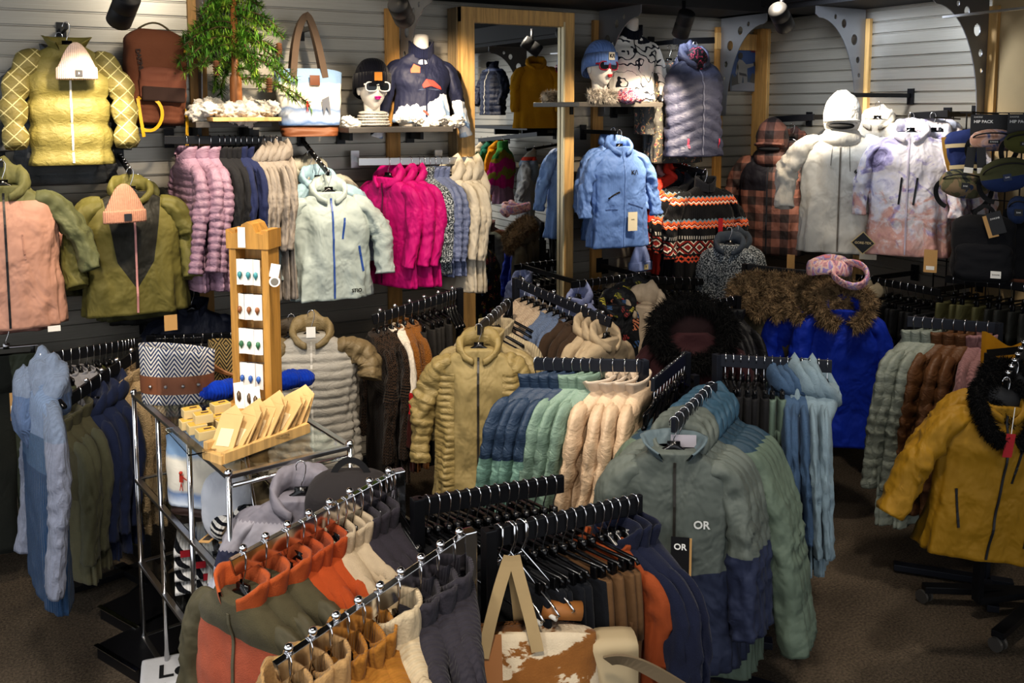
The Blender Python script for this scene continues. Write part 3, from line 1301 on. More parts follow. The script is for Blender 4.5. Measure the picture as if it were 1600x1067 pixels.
# round pipe along the top and flat bar on the right
o = build(MB().tube([(-2.75, -.46, 2.93), (-1.15, -.46, 2.93)], .016, 10), 'ceiling_pipe', STEEL, None, True)
tag(o, 'round steel pipe running above the mirror', 'pipe')
a, b = on_right(1475, 27, .5), on_right(1640, 8, .5)
o = build(MB().beam(a, b, .03, .012), 'hang_bar', STEEL)
tag(o, 'thin flat steel bar crossing the beige panel at upper right', 'bar')

# ------------------------------------------------------------------ mirror
MY = -.15
mr = thing('mirror', 'tall wall mirror in an oak frame between the two display bays', 'mirror', (-2.19, MY, 0))
x0, x1, zt = -2.60, -1.79, 2.86
m = MB()
m.box((x0 + .045 + 2.19, .0, zt / 2 + .15), (.09, .05, zt - .3), None, .003)
build(m, 'frame_stile', WOODL, mr)
m = MB().box((x1 - .035 + 2.19, .0, zt / 2 + .15), (.07, .05, zt - .3), None, .003)
build(m, 'frame_stile', WOODL, mr)
m = MB().box(((x0 + x1) / 2 + 2.19, .0, zt - .045), (x1 - x0, .048, .09), None, .003)
build(m, 'frame_rail', WOODL, mr)
m = MB().box((x0 - .0 + 2.19, .085, zt / 2 + .15), (.02, .12, zt - .3))
build(m, 'side_panel', wood('grey_oak', '#8d7a5c'), mr)
gm = G('mirror_glass')
gm.out((.88, .9, .9), .01, 1.0)
m = MB().box(((x0 + x1) / 2 + 2.19, .012, zt / 2 + .15), (x1 - x0 - .1, .006, zt - .4))
build(m, 'mirror_pane', gm.m, mr)
m = MB().box((x1 - .078 + 2.19, -.012, zt / 2 + .15), (.012, .03, zt - .42))
build(m, 'bright_bead', plain('bright_bead', '#d8cba8', .3, .3), mr)


# ------------------------------------------------------------------ spotlights on tracks
SPOT_K = 2.9
def track_spot(px, py, off, aim, label, watts, size=52, wall='L', color=(1.0, .80, .56), vis=True):
    p = on_left(px, py, off) if wall == 'L' else on_right(px, py, off)
    aim = Vector(aim)
    d = (aim - p).normalized()
    root = thing('track_spotlight', label, 'spotlight', p)
    q = d.to_track_quat('-Z', 'Y')
    mt = q.to_matrix()
    m = MB()
    for r in ([(.0, .085), (.048, .08), (.052, .07), (.052, .012), (.05, .01), (.05, .004), (.052, 0), (.052, -.075), (.047, -.078), (.044, -.06), (.0, -.058)],):
        m.lathe((0, 0, 0), r, 24, False, False)
    m.v = [tuple(mt @ Vector(v)) for v in m.v]
    build(m, 'lamp_can', plain('lamp_black', '#101114', .6), root, True)
    m = MB().tube([(0, 0, .02), (0, .0, .14)], .012, 10)
    build(m, 'stem', BLACKMETAL, root, True)
    ld = bpy.data.lights.new('spot_beam', 'SPOT')
    ld.energy = watts * SPOT_K
    ld.color = color
    ld.spot_size = R(size)
    ld.spot_blend = .75
    ld.shadow_soft_size = .035
    lo = bpy.data.objects.new('spot_beam', ld)
    COL.objects.link(lo)
    lo.location = p + d * .09
    lo.rotation_euler = q.to_euler()
    return p


def bare_spot(p, aim, watts, size=60, color=(1.0, .82, .6), soft=.05):
    p, aim = Vector(p), Vector(aim)
    ld = bpy.data.lights.new('spot_beam', 'SPOT')
    ld.energy, ld.color, ld.spot_size, ld.spot_blend, ld.shadow_soft_size = watts * SPOT_K, color, R(size), .8, soft
    lo = bpy.data.objects.new('spot_beam', ld)
    COL.objects.link(lo)
    lo.location = p
    lo.rotation_euler = (aim - p).to_track_quat('-Z', 'Y').to_euler()


track_spot(193, 14, 1.0, (-4.75, -.3, 2.1), 'black cylindrical track spotlight above the brown backpack', 20, 50)
track_spot(627, 18, 1.0, (-2.75, -.2, 2.3), 'black cylindrical track spotlight above the white bust', 36, 50)
track_spot(1068, 38, .8, (-1.3, -.3, 2.05), 'black cylindrical track spotlight above the quilted vest', 45, 56)
track_spot(1221, 28, 1.3, (-.3, -1.05, 2.0), 'black cylindrical track spotlight left of the tall white jacket', 72, 44, 'R', (1.0, .88, .7))
for pos, lab in (((-.5, -3.9), 'black track spotlight on the far wall, seen only in the mirror'),):
    p = Vector((-1.0, -3.95, 2.9))
    r_ = thing('track_spotlight', lab, 'spotlight', p)
    build(MB().lathe((0, 0, -.02), [(0, .08), (.05, .08), (.05, -.08), (.04, -.08), (.04, -.05), (0, -.05)], 20, False, False), 'lamp_can', BLACKMETAL, r_, True)
    build(MB().tube([(0, 0, .02), (0, 0, .14)], .012, 10), 'stem', BLACKMETAL, r_, True)
# more spots out of the frame, a few added only to brighten dim parts
bare_spot((-5.0, -1.3, 3.0), (-5.0, -.3, 1.5), 25, 60)
bare_spot((-4.3, -1.4, 3.0), (-4.45, -.3, 1.5), 34, 55)
bare_spot((-3.5, -1.3, 3.0), (-3.75, -.3, 2.1), 40, 60)
bare_spot((-3.1, -1.5, 3.0), (-3.2, -.3, 1.5), 38, 60)
bare_spot((-1.6, -1.3, 3.0), (-1.7, -.3, 1.8), 45, 55)
bare_spot((-1.0, -1.4, 3.0), (-.95, -.4, 1.5), 28, 55)
bare_spot((-1.5, -1.5, 3.0), (-.3, -1.6, 1.8), 36, 50, (1, .86, .68))
bare_spot((-1.4, -4.1, 3.0), (-.3, -4.2, 1.9), 60, 70)
bare_spot((-1.3, -4.6, 3.0), (-.3, -4.8, 2.2), 30, 60)
bare_spot((-3.9, -2.2, 3.3), (-3.4, -1.6, .9), 60, 70, (1, .85, .68), .1)
bare_spot((-4.6, -4.2, 3.3), (-4.2, -3.0, 1.0), 45, 75, (1, .88, .74), .12)
bare_spot((-2.9, -3.6, 3.3), (-2.8, -2.6, 1.0), 40, 70, (1, .9, .78), .12)
bare_spot((-1.6, -2.9, 3.3), (-1.3, -2.4, .9), 34, 70, (1, .88, .74), .1)
bare_spot((-1.1, -1.5, 3.0), (0, -1.3, 2.35), 26, 95, (.82, .9, 1), .15)  # cool unseen spot added to brighten the right wall
bare_spot((-1.15, -.42, 2.85), (-.2, -.1, 2.2), 9, 90, (.9, .94, 1), .15)  # faint cool spot added to brighten the wall corner
bare_spot((-4.2, -1.3, 3.1), (-4.0, 0, 2.5), 16, 110, (1, .88, .7), .15)
bare_spot((-5.2, -3.0, 3.3), (-4.85, -1.5, .7), 46, 70, (1, .92, .82), .15)  # unseen spot added to brighten the left racks
bare_spot((-5.6, -3.6, 3.2), (-4.3, -2.6, .9), 30, 70, (1, .95, .88), .15)
# black track bars
for p, q, lab in (((-5.6, -1.02, 3.02), (-.9, -1.02, 3.02), 'black light track along the ceiling in front of the left wall'), ((-1.35, -1.1, 3.02), (-1.35, -5.5, 3.02), 'black light track along the ceiling in front of the right wall')):
    o = thing('light_track', lab, 'light track', p)
    p_, q_ = Vector((0, 0, 0)), Vector(q) - Vector(p)
    build(MB().beam(p_, q_, .05, .05), 'track_bar', BLACKMETAL, o)
    for t in (.1, .5, .9):
        r_ = p_.lerp(q_, t)
        build(MB().tube([r_, r_ + Vector((0, 0, .45))], .006, 6), 'hanging_rod', BLACKMETAL, o)

# daylight from the open shop front behind the camera
w = bpy.data.worlds.new('daylight')
SC.world = w
w.use_nodes = True
bg = w.node_tree.nodes['Background']
bg.inputs['Color'].default_value = (.93, .96, 1.0, 1)
bg.inputs['Strength'].default_value = 1.15
SC.view_settings.view_transform = 'Standard'
SC.view_settings.look = 'Medium High Contrast'
SC.view_settings.exposure = .2
# ------------------------------------------------------------------ garments on the left wall, left of the mirror
ZIPB = plain('black_zip', '#16161a', .5)
ZIPW = plain('white_zip', '#e6e4dd', .5)
ZIPBLUE = plain('blue_zip', '#27498e', .5)
ZIPPINK = plain('dusty_pink_zip', '#b78585', .5)


def face_out(px, py, off, s, label, cat, body, wall='L', rz=None, hang=True, arm=None, **k):
    p = on_left(px, py, off) if wall == 'L' else on_right(px, py, off)
    a = (0 if wall == 'L' else -PI / 2) if rz is None else rz
    o = jacket(s, label, cat, p, a, body, **k)
    if hang:
        short = label.split(' hanging')[0].split(' on ')[0].split(' with ')[0].split(' behind')[0]
        hanger('black hanger inside the ' + short, p, a)
    return o, p


# khaki puffer with checked sleeves, and the grey one behind it
PUFF_S = face_style(2, L=.68, puff=.15, ph=.03, D=.1, W=.19, C=.215, waist=.205, hem=.215, r0=.085, r1=.055, elbow=(.285, -.02, -.34), cuff=(.285, -.10, -.68), neck='lapel', wr=.01)
grey_s = face_style(3, L=.72, puff=.06, ph=.012, D=.07, elbow=(.31, 0, -.36), cuff=(.3, -.03, -.63))
face_out(92, 52, .16, grey_s, 'slate grey puffer jacket behind the khaki puffer at upper left', 'jacket', cloth('#4f5357', 'down'))
o, p = face_out(103, 36, .34, PUFF_S, 'khaki puffer jacket with checked sleeves hanging at upper left', 'puffer jacket', cloth('#77703f', 'down'), sleeve=pattern('plaid_light'), zipm=ZIPW, scale=.95)
wall_arm(p + Vector((0, 0, 0)), 'short black arm holding the khaki puffer jacket', (0, 1, 0), .34)
beanie('pale pink ribbed beanie hung on the khaki puffer jacket', on_left(118, 66, .5), R(-4), cloth('#d9bfb2', 'knit'), plain('dark_patch', '#1a1d26', .6), WHITE_INK, '0', .78)

# green and pink jacket, far left
PINKB = [(.36, '#c79a86')]
s = face_style(1, L=.74, D=.1, W=.215, neck='bighood', r0=.085, elbow=(.345, -.02, -.34), cuff=(.40, -.08, -.56))
face_out(-8, 262, .22, face_style(2, L=.78, D=.07, W=.21, neck='hood'), 'second dusty pink jacket behind the green and pink one, hem showing below', 'jacket', cloth('#9a7268', 'shell'))
o, p = face_out(2, 252, .5, s, 'olive green and dusty pink snow jacket at far left', 'snow jacket', cloth('#666744', 'shell', [(.2, '#b48b7b')]), sleeve=cloth('#5a5e42'), hood=cloth('#6d6d48'), zipm=ZIPB)
wall_arm(p, 'black arm holding the green and pink jacket at far left', (0, 1, 0), .5, 0, 5)
add_strip(o, s, .075, -.37, .085, -.5, .008, plain('pink_zip', '#a77e70', .6))
card(o, .06, .03, (.2, -.12, N0 - .735), PAPER, 'price_tag')
for i, h in enumerate('ridx'):
    pass

# olive jacket with a black front, with beanie
s = face_style(2, L=.68, D=.105, W=.225, C=.26, hem=.275, waist=.255, neck='hood', r0=.09, r1=.06, elbow=(.315, -.01, -.34), cuff=(.30, -.1, -.60))
OLV = cloth('#5d5a2f', 'shell')
face_out(232, 282, .14, face_style(1, L=.72, D=.07, W=.225, neck='hood'), 'black shell jacket hidden behind the olive jackets', 'jacket', cloth('#1c1d1b'))
face_out(215, 274, .24, face_style(3, L=.7, D=.08, W=.225, neck='hood', elbow=(.34, 0, -.36), cuff=(.37, -.04, -.64)), 'second olive jacket behind the olive and black one', 'jacket', cloth('#4b4a2c'))


def olive_black():
    key = ('cloth', 'oliveblack')
    g = G('olive_black_panel')
    X, Y, Z = g.xyz()
    d = g.math('MULTIPLY', g.math('ADD', Z, .16), -1)
    half = g.math('MULTIPLY_ADD', d, -.16, .15)
    inside = g.math('LESS_THAN', g.math('ABSOLUTE', X), half)
    deep = g.math('LESS_THAN', g.math('ADD', d, g.math('MULTIPLY', g.math('ABSOLUTE', X), 1.6)), .5)
    f = g.math('MULTIPLY', g.math('MULTIPLY', inside, deep), g.math('LESS_THAN', Y, 0))
    c = g.mix(f, srgb('#625d31'), srgb('#23231f'))
    return finish(g, c, 'shell')


o, p = face_out(203, 264, .42, s, 'olive snow jacket with a black chest and pink zip below the khaki puffer', 'snow jacket', olive_black(), sleeve=OLV, hood=OLV, zipm=ZIPPINK)
wall_arm(p, 'black notched arm holding the olive and black jackets', (0, 1, 0), .42, .06, 6)
card(o, .07, .09, (.17, -.1, N0 - .7), KRAFT, 'price_tag')
beanie('peach ribbed beanie hung on the olive and black jacket', on_left(193, 287, .6), 0, cloth('#bf8d78', 'knit'), plain('dark_patch2', '#22252c', .6), WHITE_INK, '', .84)
face_out(298, 452, .28, face_style(1, L=.6, D=.08, W=.22, neck='collar'), 'dark navy jacket hanging low behind the basket bag', 'jacket', cloth('#161c2e'))

# lavender to taupe jackets on the rail under the tree
P, Q = on_left(256, 212, .34), on_left(440, 213, .34)
wall_rail(P, Q, 'black rail of jackets below the artificial tree', (0, 1, 0))
LAV = dict(puff=.042, ph=.010, L=.76, neck='collar', D=.055, r0=.07, flat=.9, cuff=(.27, -.06, -.74))
fill_rail(P, Q, [
    dict(kind='jacket', desc='mauve quilted down jacket', cat='down jacket', n=3, st=LAV, body=cloth('#8d7386', 'down'), gap=1.7),
    dict(kind='jacket', desc='charcoal zip jacket', n=4, st=dict(neck='collar', L=.7), body=cloth('#1f2024', 'twill'), gap=.8),
    dict(kind='jacket', desc='navy zip jacket', n=2, st=dict(neck='collar', L=.6), body=cloth('#232b4d', 'twill'), gap=.8),
    dict(kind='jacket', desc='stone grey long jacket', n=5, st=dict(neck='hood', L=.84), body=cloth('#8b837b', 'shell'), gap=.95),
], 'rail below the tree', 'P', t0=.13, t1=.98, yaw0=.25)

# pale blue shell jackets on a sloping arm
WB = dict(L=.66, D=.1, W=.215, C=.25, neck='hood', r0=.085, r1=.06)
p0, p1, p2 = on_left(484, 236, .16), on_left(497, 250, .27), on_left(513, 268, .42)
ICE = cloth('#9fabaa', 'shell')
for i, (p, col, lab) in enumerate(((p0, '#a09e92', 'stone hooded shell jacket at the back of the sloping arm'), (p1, '#8fabb9', 'light blue hooded shell jacket in the middle of the sloping arm'))):
    jacket(face_style(1 + i, elbow=(.33, 0, -.34), cuff=(.34, -.04, -.64), **WB), lab, 'shell jacket', p, 0, cloth(col, 'shell'), group=None)
    hanger('black hanger in the ' + lab.split(' at ')[0].split(' in ')[0], p, 0)
s = face_style(3, elbow=(.325, -.02, -.34), cuff=(.33, -.08, -.62), **WB)
o = jacket(s, 'ice grey hooded shell jacket with blue zips at the front of the sloping arm', 'shell jacket', p2, R(-6), ICE, sleeve=ICE, zipm=ZIPBLUE)
hanger('black hanger in the ice grey shell jacket with blue zips', p2, R(-6))
add_strip(o, s, .075, -.28, .06, -.41, .012, ZIPBLUE)
add_strip(o, s, .165, -.46, .19, -.62, .014, ZIPBLUE)
text(o, 'STIO', .03, (.14, s.front(.14, -.735) - .006, -.735), BLACK_INK, bold=.001)
o = thing('faceout_rail', 'black sloping notched arm holding the pale shell jackets', 'display arm', p2)
q = on_left(470, 216, .0) - p2
build(MB().beam((0, 0, -.012), q, .014, .024), 'arm', BLACKMETAL, o)
build(MB().box(q + Vector((0, -.01, 0)), (.045, .015, .09)), 'wall_plate', BLACKMETAL, o)
m = MB()
for i in range(8):
    m.ball(q * (i / 8) + Vector((0, 0, .004)), .008, 8, 6)
build(m, 'pegs', CHROME, o, True)

# magenta, blue and white jackets
P, Q = on_left(560, 247, .36), on_left(738, 245, .36)
wall_rail(P, Q, 'grey rail of jackets below the bust shelf', (0, 1, 0), STEEL)
MAG = cloth('#b3086d', 'shell')
fill_rail(P, Q, [
    dict(kind='jacket', desc='magenta hooded shell jacket', cat='shell jacket', n=3, st=dict(neck='hood', L=.7, D=.06, r0=.075, flat=.9, cuff=(.24, -.06, -.66)), body=MAG, gap=1.5, zip=plain('magenta_zip', '#5a0a3c', .5)),
    dict(kind='jacket', desc='dark slate knit jacket', n=2, st=dict(neck='collar', L=.62), body=pattern('speckle'), gap=.7),
    dict(kind='jacket', desc='slate blue quilted down jacket', cat='down jacket', n=3, st=dict(puff=.042, ph=.01, neck='collar', L=.64, D=.045), body=cloth('#66708f', 'down'), gap=.8),
    dict(kind='jacket', desc='ivory hooded parka', cat='parka', n=3, st=dict(neck='bighood', L=.76, D=.05, r0=.075), body=cloth('#c3baa9', 'shell'), gap=1.4),
], 'bust shelf rail', 'P', t0=.2, t1=1.0, yaw0=.5, yaw1=.1)

# ------------------------------------------------------------------ left wall, right of the mirror
p = on_left(948, 202, .22)
BLU = cloth('#6180b8', 'shell')
s = face_style(2, L=.8, D=.09, W=.205, C=.24, waist=.235, hem=.262, neck='hood', elbow=(.30, 0, -.36), cuff=(.33, -.04, -.66))
jacket(s, 'cornflower blue long jacket behind its twin, right of the mirror', 'jacket', on_left(958, 200, .2), R(-4), BLU, scale=.92)
hanger('black hanger in the rear cornflower blue jacket', on_left(958, 200, .2), R(-4))
o, p = face_out(968, 204, .42, s, 'cornflower blue long jacket with a white tag, right of the mirror', 'jacket', BLU, rz=R(-6), zipm=cloth('#6583ba'), scale=.92)
wall_arm(p, 'black arm holding the cornflower blue jackets', (0, 1, 0), .42)
text(o, 'K/\\', .05, (.085, s.front(.085, -.33) - .006, -.33), BLACK_INK, bold=.001)
add_strip(o, s, -.14, -.53, -.045, -.48, .012, ZIPB)
add_strip(o, s, .03, -.57, .19, -.62, .007, plain('blue_shadow', '#3f5686', .7), 'pocket_shade')  # darker blue strips paint the shade along the pocket edges
add_strip(o, s, -.16, -.62, -.06, -.62, .006, plain('blue_shadow', '#3f5686', .7), 'pocket_shade')
c = card(o, .085, .15, (.06, -.12, -.64), plain('ivory_card', '#d8d0b8', .6), 'price_tag')
text(c, 'KARI', .014, (0, -.002, -.06), plain('grey_ink', '#77736a', .6))
beanie('blue beanie hanging below the cornflower blue jacket', on_left(1001, 378, .25), R(5), cloth('#7788b8', 'fleece'), plain('cream_patch', '#c9bc90', .6), BLACK_INK, 'K', .9)

# quilted vest with flowery lining
p = on_left(1085, 62, .33)
o = wall_rail(on_left(1052, 60, .3), on_left(1116, 58, .3), 'dark bar holding the quilted vests', (0, 1, 0))
fs = pattern('flowersleeve')
for i, (px, of, lab) in enumerate(((1046, .16, 'dark flowered shirt at the back of the vest bar'), (1058, .24, 'dark flowered shirt hanging just left of the quilted vest'))):
    face_out(px, 72, of, face_style(1 + i, L=.78, D=.06, neck='crew', W=.2, cuff=(.3, -.02, -.66)), lab, 'shirt', fs)
s = face_style(1, L=.74, D=.12, W=.2, C=.23, waist=.225, hem=.235, puff=.085, ph=.016, chev=-.45, sleeves=False, neck='bighood')
o, p = face_out(1086, 66, .4, s, 'slate blue quilted vest with a red flowered hood lining', 'vest', cloth('#43465a', 'down'), rz=R(-8), zipm=plain('grey_zip', '#6c6f82', .4))
build(MB().ball((0, -.03, N0 - .01), (.09, .06, .1), 18, 12), 'hood_lining', pattern('florallining'), o, True)
add_strip(o, s, -.12, -.73, -.12, -.8, .012, plain('coral_pull', '#c8405a', .5), 'zip_pull')
add_strip(o, s, .15, -.73, .15, -.8, .012, plain('coral_pull', '#c8405a', .5), 'zip_pull')

# patterned fleeces with pink and coral ones behind
face_out(1048, 246, .12, face_style(1, L=.76, D=.07, neck='hood'), 'pale pink jacket behind the patterned sweaters', 'jacket', cloth('#c99c9b'))
face_out(1060, 244, .2, face_style(2, L=.8, D=.08, neck='hood'), 'coral red jacket behind the patterned sweaters', 'jacket', cloth('#cf3a28'))
FI = pattern('fairisle')
fstyle = dict(L=.78, D=.08, W=.205, C=.245, neck='turtle', zip=False, r0=.08, elbow=(.31, -.01, -.36), cuff=(.32, -.06, -.64))
for i, (px, py, of) in enumerate(((1072, 256, .26), (1086, 260, .36), (1102, 266, .48))):
    lab = ['black and orange patterned sweater at the back of three on the arm', 'black and orange patterned sweater in the middle of three on the arm', 'black and orange patterned sweater with a red tag, front of three'][i]
    o, p = face_out(px, py, of, face_style(1 + i, **fstyle), lab, 'sweater', FI, rz=R(-10), hood=cloth('#22242a', 'fleece'), group='patterned sweaters')
c = card(o, .04, .12, (.07, -.12, -.36), REDCARD, 'red_tag')
wall_arm(p, 'black arm holding the patterned sweaters', (0, 1, 0), .48, .05, 6)
P, Q = on_left(1120, 352, .66), on_left(1168, 364, .66)
for i, (px, py, of) in enumerate(((1150, 352, .62), (1140, 356, .72))):
    face_out(px, py, of, rack_style(1 + i, L=.62, D=.06, sleeves=False, neck='hood', zip=False), ['speckled grey sleeveless fleece at the back, below the sweaters', 'speckled grey sleeveless fleece in front, below the sweaters'][i], 'vest', pattern('speckle'), rz=R(-50), hood=cloth('#3d4550', 'fleece'))

# ------------------------------------------------------------------ right wall
PL = pattern('plaid')
s = face_style(1, L=.8, D=.1, W=.215, neck='hood', r0=.085, elbow=(.31, -.01, -.36), cuff=(.33, -.06, -.64))
RZ = R(-58)
face_out(1238, 195, .2, s, 'brown plaid jacket behind the hooded plaid one in the corner', 'jacket', PL, 'R', RZ)
s2 = face_style(2, L=.8, D=.1, W=.215, neck='hoodup', r0=.085, elbow=(.31, -.01, -.36), cuff=(.33, -.06, -.64))


def plaid_yoke():
    g = G('plaid_dark_yoke')
    X, Y, Z = g.xyz()

    def bars(v, o):
        return g.math('LESS_THAN', g.math('FRACT', g.math('MULTIPLY_ADD', v, 1 / .13, o)), .5)
    sm = g.math('MULTIPLY', g.math('ADD', bars(X, .2), bars(Z, .1)), .5)
    c = g.ramp(sm, [(0, srgb('#7d5548')), (.4, srgb('#523a34')), (.8, srgb('#2a2221'))], 'CONSTANT')
    f = g.math('MULTIPLY', g.math('MULTIPLY', g.math('LESS_THAN', X, -.01), g.math('GREATER_THAN', Z, -.42)), g.math('LESS_THAN', Z, -.13))
    return finish(g, g.mix(f, c, srgb('#1d1a20')), 'shell')


o, p = face_out(1206, 214, .42, s2, 'brown plaid snow jacket with its hood up in the corner', 'snow jacket', plaid_yoke(), 'R', RZ, sleeve=PL, hood=PL, zipm=ZIPB)
card(o, .06, .11, (.2, -.12, N0 - .78), KRAFT, 'price_tag')
wall_rail(on_right(1210, 182, .3), on_right(1272, 178, .3), 'dark rail behind the plaid jackets', (1, 0, 0))

WHT = cloth('#c3bfb6', 'shell')
s = face_style(3, L=.84, D=.1, W=.215, C=.25, waist=.245, hem=.275, wr=.026, neck='hoodup', r0=.09, r1=.066, elbow=(.36, -.0, -.36), cuff=(.36, -.08, -.64))
sb = face_style(1, L=.8, D=.08, W=.22, neck='hood', elbow=(.32, 0, -.36), cuff=(.33, -.05, -.66))
face_out(1372, 160, .16, sb, 'second white jacket behind the tall hooded white one', 'jacket', cloth('#c4bdb0'), 'R', R(-66))
o, p = face_out(1316, 176, .62, s, 'bright white snow jacket with its hood up and a grey zip', 'snow jacket', WHT, 'R', R(-50), zipm=plain('grey_brown_zip', '#6a6258', .5))
wall_arm(p + Vector((0, 0, .12)), 'black arm on the right wall holding the white jackets', (1, 0, 0), .62)
text(o, '686', .036, (.12, s.front(.12, -.40) - .007, -.40), BLACK_INK, bold=.0012)
for x, z in ((-.05, -.36), (.055, -.4)):
    add_strip(o, s, x, -.2, x * 1.2, z, .005, plain('grey_cord', '#77736c', .6), 'drawcord')
add_strip(o, s, .1, -.62, .24, -.72, .006, plain('white_shadow', '#8d8a84', .7), 'pocket_shade')  # darkened copy of the white, painting shade along the pocket edge
card(o, .11, .07, (.2, -.13, N0 - .8), plain('tan_card', '#b7ad9b', .6), 'price_tag')
o = build(MB().box((0, 0, 0), (.003, .4, .26)), 'navy_cloth', cloth('#2a3346', 'twill'), None, loc=on_right(1325, 365, .3))  # flat cloth panel placed without any support
tag(o, 'dark navy cloth panel showing below the white jacket', 'cloth')

TD = pattern('tiedye')
P, Q = on_right(1424, 176, .3), on_right(1482, 172, .3)
wall_rail(P, Q, 'black rail holding the tie-dye jackets', (1, 0, 0))
s = face_style(2, L=.82, D=.09, W=.205, C=.24, waist=.235, hem=.255, neck='hood', elbow=(.29, -.01, -.36), cuff=(.30, -.05, -.66))
for i, (px, of, rz, lab) in enumerate(((1474, .26, -48, 'tie-dye shell jacket third and last on the right wall rail'), (1458, .32, -52, 'tie-dye shell jacket in the middle on the right wall rail'), (1424, .46, -56, 'tie-dye pink and lilac shell jacket at the front with black zips'))):
    o, p = face_out(px, 177, of, s, lab, 'shell jacket', TD, 'R', R(rz), group='tie-dye jackets', zipm=None)
add_strip(o, s, -.035, -.42, -.05, -.6, .012, ZIPB)
add_strip(o, s, .06, -.42, .04, -.6, .012, ZIPB)
add_zip(o, s, plain('pale_zip', '#b9b0c0', .5), .009)
c = build(MB().box((0, 0, 0), (.1, .003, .1), Matrix.Rotation(PI / 4, 3, 'Y')), 'diamond_tag', BLACKCARD, o, loc=(-.26, -.1, -.87))
text(c, 'GORE-TEX', .022, (0, -.003, 0), plain('gold_ink', '#c9b58a', .5), bold=.0004)
build(MB().box((0, .002, 0), (.112, .002, .112), Matrix.Rotation(PI / 4, 3, 'Y')), 'tag_edge', plain('gold_edge', '#b9a678', .5), c)
c = card(o, .08, .15, (.16, -.12, N0 - .76), KRAFT, 'price_tag')
build(MB().box((0, -.0015, -.12), (.05, .001, .025)), 'sticker', PAPER, c)

# ------------------------------------------------------------------ what the mirror shows: the right wall nearer the door


def mirrored(px, py, off):
    d = ray(px, py)
    q = CAM + d * ((-off - CAM.x) / d.x)
    q.y = 2 * (MY + .009) - q.y
    return q


def mface(px, py, off, s, label, cat, body, rz=-90, **k):
    p = mirrored(px, py, off)
    o = jacket(s, label, cat, p, R(rz), body, **k)
    return o, p


s = face_style(1, L=.6, D=.1, W=.215, puff=.07, ph=.012, neck='collar', elbow=(.33, 0, -.34), cuff=(.31, -.08, -.58))
mface(770, 88, .3, s, 'navy blue jacket with a white zip, reflected at upper left of the mirror', 'jacket', cloth('#1f2842', 'down', [(.15, '#55648c'), (.18, '#1f2842')]), zipm=ZIPW)
s = rack_style(2, L=.72, D=.06, neck='hood', r0=.08, flat=.9)
mface(838, 82, .4, s, 'mustard yellow jacket hung sideways, reflected in the mirror', 'jacket', cloth('#b8891a', 'twill'), rz=-160)
p = mirrored(800, 196, .25)
o = thing('wall_shelf', 'black shelf under the navy jacket, seen in the mirror', 'shelf', p)
build(MB().box((.05, 0, -.02), (.4, 1.15, .035)), 'board', BLACKMETAL, o)
build(MB().box((.1, .3, -.07), (.3, .02, .06)), 'support', BLACKMETAL, o)
build(MB().box((.1, -.3, -.07), (.3, .02, .06)), 'support', BLACKMETAL, o)
P, Q = mirrored(748, 216, .35), mirrored(840, 206, .35)
wall_rail(P, Q, 'dark rail with bright fleeces, seen in the mirror', (1, 0, 0))
for px, of, st, lab, mt, hd in ((752, .3, rack_style(1, neck='hood', L=.66), 'cream hooded jacket at the mirror rail end', cloth('#cfc4b4', 'fleece'), None),
                            (762, .3, rack_style(2, neck='hood', L=.66, D=.05), 'teal green jacket on the mirrored rail', cloth('#1f6a5a', 'shell'), None),
                            (773, .34, rack_style(1, neck='hood', L=.66, D=.05), 'golden yellow jacket on the mirrored rail', cloth('#c98f12', 'shell'), None),
                            (786, .42, face_style(2, neck='turtle', L=.66, D=.07, W=.18), 'green, pink and olive striped fleece on the mirrored rail', pattern('rainbow'), None)):
    o, p = mface(px, 214, of, st, lab, 'jacket', mt, -38)
    hanger('hanger of the ' + lab.split(' on ')[0].split(' at ')[0], p, R(-38))
s = face_style(3, L=.8, D=.09, neck='bighood', W=.2, cuff=(.3, -.09, -.55))
o, p = mface(822, 232, .42, s, 'light grey long shell with a coral hood edge, seen in the mirror', 'shell jacket', cloth('#a5a9ad', 'shell'), -60, hood=cloth('#b7b3a8', 'shell', [(.09, '#d6492f'), (.13, '#8fa0b5')]), zipm=ZIPB)
text(o, 'HH', .06, (-.09, s.front(-.09, -.37) - .008, -.37), BLACK_INK, bold=.002)
c = card(o, .06, .12, (.18, -.11, -.5), BLACKCARD, 'tag')
wall_arm(p, 'black arm holding the light grey shell, seen in the mirror', (1, 0, 0), .5, .06, 5)
P, Q = mirrored(778, 375, .3), mirrored(850, 375, .3)
arm_rack(P, Q, 'black rack of dark trousers seen in the mirror', 'Q', foot=.3)
fill_rail(P, Q, [dict(kind='pants', desc='black trousers', n=9, body=cloth('#17171a', 'twill'))], 'mirrored black rack', 'P')
# ------------------------------------------------------------------ floor racks, back to front
TW = 'twill'
BLK = cloth('#17181b', TW)
CHAR = cloth('#2b2b2f', 'knit')

# rail far left and the long dark rails behind the glass stand
P, Q = on_z(70, 552, 1.16), on_z(216, 528, 1.16)
arm_rack(P, Q, 'black rack of grey fleeces against the left wall', 'Q', foot=.35)
fill_rail(P, Q, [
    dict(kind='pants', desc='dark green trousers', n=2, body=cloth('#363a2a', TW), gap=1.1),
    dict(kind='jacket', desc='heather grey fleece', cat='fleece', n=3, st=dict(neck='crew', zip=False), body=cloth('#75767c', 'fleece'), name='fleece_top'),
    dict(kind='pants', desc='olive green trousers', n=5, body=cloth('#4d5028', TW), gap=.8),
    dict(kind='hanger', desc='', n=5, gap=.4),
], 'rack by the left wall', 'P')
P, Q = on_left(228, 524, .38), on_left(372, 519, .38)
wall_rail(P, Q, 'upper black wall rail behind the basket bag', (0, 1, 0))
fill_rail(P, Q, [dict(kind='pants', desc='dark brown trousers', n=9, body=cloth('#3a2c22', TW), L=.8)], 'upper rail behind the basket bag', 'P')
